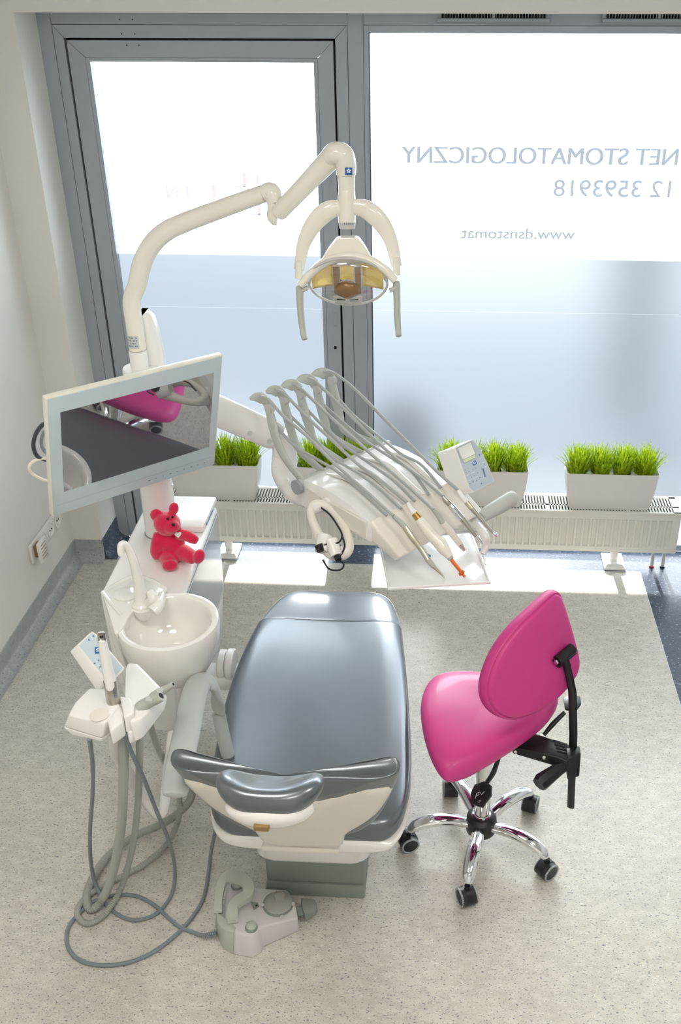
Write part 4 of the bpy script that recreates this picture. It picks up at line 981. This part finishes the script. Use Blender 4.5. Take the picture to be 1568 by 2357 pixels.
# intraoral camera standing in the first holder
cam_ = thing('intraoral_camera', 'white wand-shaped intraoral camera standing upright in the assistant holder', 'dental camera', tuple(P(262, 1618, .90)), None)
ca, cb = P(262, 1620, .893), PY(231, 1453, P(262, 1620, .893).y + .03)
def cpt(u, v):
    q = (1620 - v) / (1620 - 1453); return PY(u, v, ca.y + .03 * q)
build('sleeve', G().tube([cpt(262, 1620), cpt(257, 1590), cpt(253, 1566)], [.0165, .0165, .016], 18, 0), 'steel', cam_)
sx_ = V((1, 0, 0))
build('wand', G().tube([cpt(256, 1585), cpt(255, 1573), cpt(249, 1545), cpt(240, 1500), cpt(234, 1470), cpt(231, 1455)], [.0168, .0178, .0165, .0142, .0128, .0105], 16, 3, .85), 'white', cam_, sub=1)
vd = (CAM - cpt(233, 1464)).normalized()
lw = build('lens_window', G().tube([cpt(235, 1478) + vd * .0085, cpt(233, 1458) + vd * .0085], [.0095, .009], 14, 0, .45, vd), 'steel', cam_)
c = cpt(233.5, 1465) + vd * .013; build('lens', G().cyl(c, c + vd * .001, .0048, n=16), 'dark', lw)
c = cpt(235, 1477) + vd * .0125; build('lens_lip', G().tube([c - V((.008, 0, 0)), c + V((.008, 0, 0))], .003, 10), 'white', lw)
def mark(txt, name, size, c, right, up, mt, par):
    cu = bpy.data.curves.new(name, 'FONT'); cu.body = txt; cu.size = size; cu.align_x = 'CENTER'; cu.align_y = 'CENTER'; cu.extrude = .0001
    o = bpy.data.objects.new(name, cu); COL.objects.link(o); cu.materials.append(M[mt]); o = tomesh(o); r, u = V(right).normalized(), V(up); u = (u - r * u.dot(r)).normalized(); n_ = r.cross(u)
    mw = Matrix((r, u, n_)).transposed().to_4x4(); mw.translation = V(c) - (par.location if par.parent is None else par.parent.location); o.matrix_basis = mw; o.parent = par; return o
vd2 = (CAM - cpt(262, 1600)).normalized()
mark('FC CE', 'approval_marks', .0085, cpt(265, 1598) + vd2 * .0172, cpt(268, 1615) - cpt(262, 1580), V((1, 0, .2)), 'ink', cam_)
build('camera_cable', G().tube([P(206, 1700, .84), P(213, 1760, .68), P(213, 1830, .50), P(207, 1920, .30), P(210, 1990, .12), P(222, 2040, .03), P(250, 2088, .006), P(300, 2117, .006), P(355, 2106, .006), P(392, 2065, .008), P(403, 2010, .06), P(392, 1945, .22), P(362, 1870, .42), P(330, 1790, .63), P(302, 1730, .77), P(288, 1690, .845), P(283, 1664, .87)], .0058, 10, 7), 'cable', cam_)
# suction nozzles
def suction(label, noz, hose, rh, mouth):
    th = thing('suction_handpiece', label, 'suction nozzle', tuple(P(*noz[0][:2], .87)), 'suction nozzles of the assistant arm')
    nb = build('nozzle', G().tube([P(u, v, z) for u, v, z, r in noz], [r for u, v, z, r in noz], 18, 3), 'sage', th, sharp=60)
    e = P(*noz[-1][:3]); d = (e - P(*noz[-2][:3])).normalized()
    build('nozzle_mouth', G().cyl(e - d * .001, e + d * .0006, mouth, n=18), 'dark', nb)
    u, v, z, r = noz[2]; c = P(u, v, z) + V((.0, -.005, -.0)) ; build('slide_valve', G().box(c + V((-.006, -.012, .006)), c + V((.012, .004, r + .004)), .002), 'greyplastic', nb)
    pts = catmull([P(*q) for q in hose], 90); acc = 0; out = [pts[0]]; rr = [rh]; k = 0
    for a, b in zip(pts, pts[1:]):
        acc += (b - a).length
        if acc >= .0024: out.append(b); k += 1; rr.append(rh * (1.0 if k % 2 else .80)); acc = 0
    g = G(); g.tube(out, rr if len(rr) < 3 else rr, 12)
    build('ribbed_hose', g, 'ribbed', th, sharp=18)
    return th
suction('large grey suction nozzle with a wide open mouth beside the white console', [(318, 1632, .885, .0135), (326, 1626, .89, .0155), (345, 1615, .905, .0145), (365, 1606, .92, .0135), (371, 1602, .925, .0130)],
        [(322, 1640, .87), (322, 1690, .79), (321, 1760, .65), (318, 1840, .47), (310, 1920, .29), (297, 1985, .14), (276, 2050, .03), (240, 2105, .014), (205, 2125, .012), (182, 2114, .012), (180, 2090, .012), (205, 2060, .012), (260, 2028, .012), (330, 1990, .014), (382, 1945, .02), (410, 1890, .05), (413, 1835, .12), (400, 1790, .22), (372, 1740, .36), (352, 1690, .52), (342, 1650, .66)], .0098, .0085)
suction('small grey saliva ejector nozzle with a narrow tip, behind the wide one', [(350, 1605, .885, .0105), (356, 1602, .89, .0125), (370, 1593, .90, .0115), (388, 1582, .915, .0085), (399, 1575, .925, .0065)],
        [(285, 1668, .85), (284, 1720, .78), (284, 1800, .62), (281, 1880, .45), (272, 1950, .28), (258, 2015, .13), (240, 2062, .04), (218, 2090, .016), (204, 2088, .014), (200, 2062, .014), (215, 2020, .016), (250, 1970, .022), (310, 1925, .03), (370, 1898, .04), (415, 1868, .07), (440, 1835, .12), (440, 1800, .18)], .0135, .0038)
build('hose_pipe', G().tube([P(440, 1800, .18), P(430, 1770, .26), P(405, 1740, .36)], .013, 12, 5), 'ribbed', bpy.data.objects['suction_handpiece.001'])

# ================================================================== FOOT CONTROL
def F(x, y, z): return P(460 + x / 5.227, 1980 + y / 5.227, z)
t = thing('foot_control', 'grey-white foot control with a sage carrying handle and round pedal on the floor', 'foot pedal', tuple(F(650, 800, 0)))
tp = [F(x, y, .062) for x, y in ((330, 290), (620, 322), (1040, 355), (1090, 400), (1150, 540), (1185, 700), (720, 800), (690, 860), (600, 905), (420, 866), (300, 700))]
bt = [F(x, y, .0) for x, y in ((310, 400), (610, 440), (1045, 450), (1110, 470), (1185, 640), (1205, 850), (775, 1050), (750, 1120), (640, 1185), (410, 1145), (230, 900))]
bt2 = [a.lerp(V((b.x, b.y, 0)), .9) for a, b in zip(bt, tp)] if False else bt
fb_ = build('body', G().hexa(tp, bt, .006, 3), 'greyplastic', t)
M['pedalwhite'] = mat('pedal_shell', 'cbc8c6', 0.45, var=0.02); fb_.data.materials[0] = M['pedalwhite']
wc = F(945, 522, .063)
build('pedal_well', G().lathe([(.046, -.002), (.046, .0012), (.040, .0014)], wc, 36), 'basegrey', t)
M['pedaldisc'] = mat('pedal_disc', '9d9b95', 0.6, var=0.05)
pd = build('pedal_disc', G().lathe([(.041, 0), (.041, .004), (.030, .010), (.012, .013)], wc, 36), 'pedaldisc', t)
build('pedal_knob', G().lathe([(.017, 0), (.015, .010), (.006, .012)], wc + V((.004, .012, .010)), 24), 'pedaldisc', pd)
for (x, y) in ((888, 383), (1122, 525), (990, 682), (752, 540)):
    c = F(x, y, .0655); build('symbol_disc', G().cyl(c, c + dz * .001, .006, n=16), 'lampgrey', pd)
for (x, y, z) in ((620, 810, .063), (450, 305, .063)):
    c = F(x, y, z); b_ = build('foot_button', G().lathe([(.0185, -.002), (.0185, .0012), (.016, .0015)], c, 24), 'basegrey', t)
    build('button_cap', G().lathe([(.0155, 0), (.0155, .006), (.012, .010), (.004, .012)], c + V((0, .003, 0)), 24), 'sage', b_)
    for dx in (-.016, .004):
        q = c + V((dx, .021, .001)); build('symbol_disc', G().cyl(q, q + dz * .001, .0052, n=14), 'lampgrey', b_)
build('indicator', G().slab([F(x, y, .063) for x, y in ((612, 500), (700, 512), (716, 555), (690, 580), (648, 595))], dz * .001), 'basegrey', t)
c = F(684, 545, .0645); build('indicator_dot', G().cyl(c, c + dz * .0006, .003, n=12), 'dark', t)
# carrying handle: sage side strip and arch
st = [F(x, y, .066) for x, y in ((190, 600), (215, 470), (262, 470), (300, 700), (330, 560), (440, 555), (452, 640), (410, 850), (395, 880))]
st = [F(x, y, .066) for x, y in ((188, 600), (205, 520), (255, 520), (300, 705), (345, 540), (450, 560), (440, 720), (405, 872))]
sb = [F(x, y, 0) for x, y in ((195, 780), (210, 620), (260, 620), (310, 800), (370, 700), (470, 700), (450, 850), (402, 1138))]
build('side_strip', G().hexa([F(x, y, .066) for x, y in ((190, 600), (300, 690), (437, 800), (404, 872), (300, 830), (215, 760))], [F(x, y, .0) for x, y in ((185, 800), (300, 860), (437, 960), (402, 1142), (268, 1058), (200, 900))], .004), 'sage', t)
arch = [F(222, 640, .060), F(225, 500, .075), F(262, 300, .10), F(330, 200, .115), F(430, 205, .118), F(540, 250, .115), F(592, 345, .108), F(565, 430, .10), F(470, 490, .092), F(412, 560, .082), F(395, 680, .068), F(402, 770, .062)]
build('carry_handle', G().tube(arch, [.016, .016, .018, .021, .022, .022, .022, .022, .022, .022, .022, .020], 4, 6, .6, (0, 0, 1), a0=PI / 4), 'sage', t, sharp=30)
lv = [F(x, y, .035) for x, y in ((1215, 490), (1380, 500), (1415, 560), (1405, 620), (1270, 690), (1240, 640))]
build('side_lever', G().hexa([p + dz * .015 for p in lv], [p - dz * .015 for p in lv], .004).hexa([F(x, y, .042) for x, y in ((1150, 560), (1240, 540), (1250, 660), (1180, 670))], [F(x, y, .022) for x, y in ((1150, 580), (1240, 560), (1250, 670), (1180, 680))], .002), 'basegrey', t)
g = G()
for k in range(7):
    a = F(190 - k * 24, 880 + k * 6, .018); g.tube([a, F(190 - k * 24 - 14, 880 + k * 6 + 3, .018)], [.0105 - .0006 * k] * 2, 12)
g.tube([F(195, 878, .018), F(20, 905, .012)], .005, 10)
build('strain_relief', g, 'cable', t)
fcb = [F(30, 903, .012), P(445, 2146, .007), P(415, 2134, .006), P(385, 2110, .006), P(355, 2083, .006), P(315, 2063, .006), P(270, 2060, .006), P(222, 2072, .006), P(185, 2100, .006), P(160, 2130, .006), P(153, 2160, .006), P(162, 2190, .006), P(190, 2213, .006), P(240, 2222, .006), P(300, 2214, .006), P(355, 2190, .006), P(405, 2152, .006), P(442, 2112, .006), P(468, 2068, .006), P(480, 2010, .007), P(486, 1960, .03), P(498, 1900, .10)]
build('pedal_cable', G().tube(fcb, .0058, 10, 7), 'cable', t)

# ================================================================== STOOL
t = thing('saddle_stool', 'pink saddle stool with oval backrest on a chrome five-star base with casters', 'stool', (.16, 2.26, 0))
HB = V((.16, 2.26, 0))
for k, ang in enumerate((-101.5, -29.5, 42.5, 114.5, 186.5)):
    a = math.radians(ang); d = V((math.cos(a), math.sin(a), 0)); sd = V((-d.y, d.x, 0))
    pts = [HB + d * r + dz * z for r, z in ((.03, .098), (.08, .112), (.13, .118), (.175, .112), (.21, .096), (.228, .078))]
    lg = build('leg', G().tube(pts, [.019, .022, .023, .023, .021, .015], 16, 5, .78, (0, 0, 1)), 'chrome', t, sharp=None)
    ca_ = math.radians(ang + (35, 70, 30, -20, 15)[k]); cd_ = V((math.cos(ca_), math.sin(ca_), 0)); cs = V((-cd_.y, cd_.x, 0)); cc_ = HB + d * .232
    g = G()
    for s_ in (-1, 1): g.cyl(cc_ + dz * .030 + cs * (s_ * .006), cc_ + dz * .030 + cs * (s_ * .024), .030, n=28)
    cst = build('caster', g, 'rubber', lg)
    g = G()
    for s_ in (-1, 1): g.tube([cc_ + dz * .0302 + cs * (s_ * .0225) + cd_ * (.0268 * math.cos(q * PI / 16)) + dz * (.0268 * math.sin(q * PI / 16)) for q in range(32)], .0034, 8, 0, closed=True)
    build('caster_rim', g, 'ringgrey', lg)
    build('caster_hood', G().tube([cc_ + dz * .031 + cs * -.0075, cc_ + dz * .031 + cs * .0075], .031, 24).cyl(cc_ + dz * .045, cc_ + dz * .074, .0085), 'black', lg)
build('hub', G().lathe([(.04, .065), (.047, .07), (.05, .10), (.047, .122), (.036, .132), (.03, .134)], HB, 32), 'black', t)
build('gas_lift', G().lathe([(.029, .13), (.029, .137), (.0245, .138), (.0245, .42), (.0, .42)], HB, 32), 'chrome', t)
so_ = catmull([P(u, v, .5) for u, v in ((968, 1640), (974, 1585), (998, 1546), (1040, 1536), (1130, 1545), (1215, 1560), (1272, 1583), (1286, 1612), (1256, 1655), (1195, 1698), (1125, 1738), (1060, 1768), (1018, 1768), (984, 1715))], 4, True)
sc_ = sum(so_, V()) / len(so_)
ax = V((.93, .36, 0)).normalized()
def seat_pt(p, k, z):
    q = sc_ + (p - sc_) * k; s_ = (q - sc_).dot(V((-ax.y, ax.x, 0))); r_ = (q - sc_).dot(ax)
    q.z = z - .55 * s_ * s_ + .35 * min(0, -r_) * 0 + .30 * max(0, r_) ** 2 * 0; return q
sr = [(.70, .452), (.90, .455), (.985, .468), (1.0, .488), (.985, .507), (.93, .521), (.80, .531), (.55, .531), (.28, .527), (.06, .525)]
build('seat', G().loft([[seat_pt(p, k, z) for p in so_] for k, z in sr]), 'pink', t, sub=1)
build('seat_plate', G().lathe([(.09, .44), (.10, .452)], (sc_.x, sc_.y, 0), 28), 'black', t)
# mechanism under the seat
mc = P(1268, 1722, .42); ma = P(1150, 1690, .43)
build('mechanism', G().hexa(pz([(1175, 1718), (1232, 1688), (1318, 1716), (1334, 1722), (1306, 1752), (1285, 1742)], .435), pz([(1180, 1735), (1240, 1700), (1318, 1735), (1334, 1745), (1308, 1775), (1270, 1762)], .405), .004), 'black', t)
g = G()
for k in range(4):
    a, b = P(1274 + k * 3, 1703 + k * 8, .4375), P(1306 + k * 3, 1713 + k * 7, .4375); g.tube([a, b], .0016, 6)
build('mechanism_rib', g, 'rubber', t)
bolt = P(1257, 1737, .418); bd = V((-.3, -.8, 0.2)).normalized(); build('bolt', G().cyl(bolt, bolt + bd * .02, .006, n=8).cyl(P(1190, 1726, .42), P(1190, 1726, .42) + bd * .014, .005, n=8), 'chrome', t)
brx, bry = P(1318, 1728, .42).x, P(1318, 1728, .42).y
build('clamp_block', G().hexa(pz([(1302, 1720), (1335, 1716), (1338, 1735), (1306, 1745)], .44), pz([(1302, 1772), (1332, 1762), (1334, 1788), (1306, 1796)], .375), .004), 'black', t)
br = V((.365, 2.285, .77)); bl_ = V((.412, 2.255, .44)); bb = P(1314, 1856, .27)
bpt = [br + V((.0, -.012, -.005)), br + V((.012, -.012, -.04)), PY(1318, 1592, 2.255), PY(1320, 1690, 2.253), PY(1317, 1780, 2.25), PY(1314, 1858, 2.248)]
build('back_bar', G().tube(bpt, [.012, .0125, .013, .013, .012, .0115], 10, 0, .55, (0.45, 1, 0)), 'black', t, sharp=40)
build('tension_knob', G().tube([P(1308, 1758, .41), P(1284, 1772, .405), P(1246, 1800, .395), P(1240, 1806, .392)], [.014, .020, .026, .022], 8), 'black', t)
for pts, pad in (([P(1150, 1740, .45), P(1136, 1778, .40), P(1122, 1800, .36)], [(1115, 1797), (1132, 1808), (1131, 1830), (1110, 1858), (1086, 1850), (1083, 1825), (1092, 1805)]), ([P(1252, 1692, .43), P(1272, 1668, .455), P(1300, 1640, .48)], None)):
    lv_ = build('lever', G().tube(pts, [.006, .008, .0065], 10, 5), 'black', t)
    if pad:
        pp = pz(pad, .345); build('lever_paddle', G().slab(pp, (0.004, .006, -.012), .003), 'black', lv_)
        rr = lambda u, v: P(u, v, .3465)
        sym = build('seat_symbol', G().tube([rr(1094, 1838), rr(1098, 1826), rr(1105, 1823), rr(1109, 1829), rr(1115, 1822)], .0016, 6).tube([rr(1098, 1832), rr(1103, 1828)], .0014, 6), 'ringgrey', lv_)
        mark('UP', 'up_mark', .010, rr(1104, 1845) + dz * .001, rr(1112, 1841) - rr(1098, 1848), rr(1100, 1840) - rr(1104, 1850), 'ringgrey', lv_)
    else:
        build('lever_paddle', G().hexa(pz([(1296, 1606), (1310, 1598), (1336, 1602), (1338, 1618), (1326, 1634), (1300, 1630)], .50), pz([(1298, 1610), (1312, 1602), (1336, 1606), (1338, 1624), (1326, 1640), (1302, 1636)], .487), .003), 'black', lv_)
# backrest pad
pnm = V((.66, -.75, .0)); tl_ = math.radians(16); pnm = (pnm.normalized() * math.cos(tl_) + dz * math.sin(tl_)).normalized()
pc = V((.345, 2.29, .77))
def S_(u, v, d=0.0): return PN(u, v, pc + pnm * d, pnm)
ol = [(1296, 1368), (1306, 1392), (1322, 1440), (1337, 1490), (1344, 1522), (1339, 1550), (1318, 1578), (1285, 1610), (1240, 1640), (1195, 1660), (1160, 1655), (1138, 1632), (1130, 1600), (1134, 1560), (1152, 1505), (1185, 1450), (1225, 1408), (1268, 1370), (1284, 1362)]
ring0 = catmull([S_(u, v) for u, v in ol], 3, True); rcn = sum(ring0, V()) / len(ring0)
wl_ = V((-pnm.y, pnm.x, 0)).normalized()
def pad_pt(p, k, d):
    q = rcn + (p - rcn) * k; x = (q - rcn).dot(wl_); return q + pnm * (d - .55 * x * x)
rr_ = [(.05, .012), (.5, .012), (.9, .010), (.950, .008), (.960, -.006), (.970, .004), (1.0, -.004), (1.012, -.018), (.995, -.034), (.93, -.045), (.7, -.050), (.35, -.050), (.05, -.050)]
build('backrest_pad', G().loft([[pad_pt(p, k, d) for p in ring0] for k, d in rr_]), 'pink', t, sub=1)
bq = S_(1295, 1508, .012)
build('backrest_bracket', G().tube([S_(1283, 1522, .022), S_(1318, 1492, .022)], .016, 20).slab([S_(1270, 1520, .012), S_(1282, 1536, .012), S_(1322, 1502, .012), S_(1312, 1486, .012)], pnm * .012, .002), 'black', t)
c = S_(1282, 1523, .024); d = (S_(1283, 1522, .024) - S_(1318, 1492, .024)).normalized(); build('pivot_bolt', G().cyl(c, c + d * .006, .0075, n=8), 'chrome', t)

# ================================================================== TEDDY BEAR
by = 2.66
t = thing('teddy_bear', 'crimson plush teddy bear with a white heart sitting on the unit cabinet', 'teddy bear', tuple(P(392, 1290, .80)))
kb_ = .00136
def BE(g, u, v, y, rx, ry, rz, rot=None): g.ell(PY(u, v, y), (rx * kb_, ry * kb_, rz * kb_), rot, 10, 14)
def limb(g, pts, rr): g.tube([PY(u, v, y) for u, v, y in pts], [r * kb_ for r in rr], 14, 4); 
g = G()
RZ = lambda a: Matrix.Rotation(math.radians(a), 3, 'Y')
BE(g, 385, 1205, by, 32, 31, 28, RZ(10)); BE(g, 394, 1212, by - .024, 20, 18, 16)
BE(g, 362, 1187, by + .006, 17, 9, 18, RZ(-25)); BE(g, 400, 1171, by + .008, 12, 9, 17, RZ(18))
BE(g, 392, 1246, by + .012, 35, 30, 32); BE(g, 397, 1272, by + .010, 37, 31, 28)
limb(g, [(368, 1228, by), (362, 1250, by - .012), (359, 1270, by - .014), (361, 1284, by - .012)], [14, 15, 14, 9])
limb(g, [(410, 1228, by), (430, 1233, by - .014), (446, 1241, by - .024), (455, 1246, by - .028)], [14, 14, 12, 8])
limb(g, [(384, 1276, by), (388, 1287, by - .025), (391, 1297, by - .05), (391, 1302, by - .055)], [20, 20, 18, 15])
limb(g, [(410, 1268, by), (426, 1274, by - .02), (443, 1283, by - .042), (450, 1287, by - .048)], [20, 20, 17, 13])
BE(g, 391, 1301, by - .066, 19, 14, 14, RZ(-5)); BE(g, 458, 1281, by - .056, 14, 13, 20, RZ(25))
b_ = build('body', g, 'bear', t, sharp=None)
zmin = min(p.z for p in g.v)
md = b_.modifiers.new('remesh', 'REMESH'); md.mode = 'VOXEL'; md.voxel_size = .0035; md.use_smooth_shade = True
ms = b_.modifiers.new('smooth', 'SMOOTH'); ms.factor = .5; ms.iterations = 4
def face(u, v, y): return PY(u, v, y)
for (u, v) in ((386, 1194), (397, 1190)):
    build('eye', G().ell(face(u, v, by - .036), (.0042, .0042, .0042), None, 8, 12), 'dark', t)
build('nose', G().ell(face(399, 1208, by - .044), (.0062, .005, .0048), None, 8, 12), 'dark', t)
hc_ = face(410, 1231, by - .026); g = G(); pts = []
for k in range(28):
    a = 2 * PI * k / 28; x = 16 * math.sin(a) ** 3; z = 13 * math.cos(a) - 5 * math.cos(2 * a) - 2 * math.cos(3 * a) - math.cos(4 * a); pts.append(hc_ + V((x * .00062, -.002 + x * .0001, z * .00068)))
build('heart_patch', g.slab(pts, (0, .006, 0)), 'heart', t)
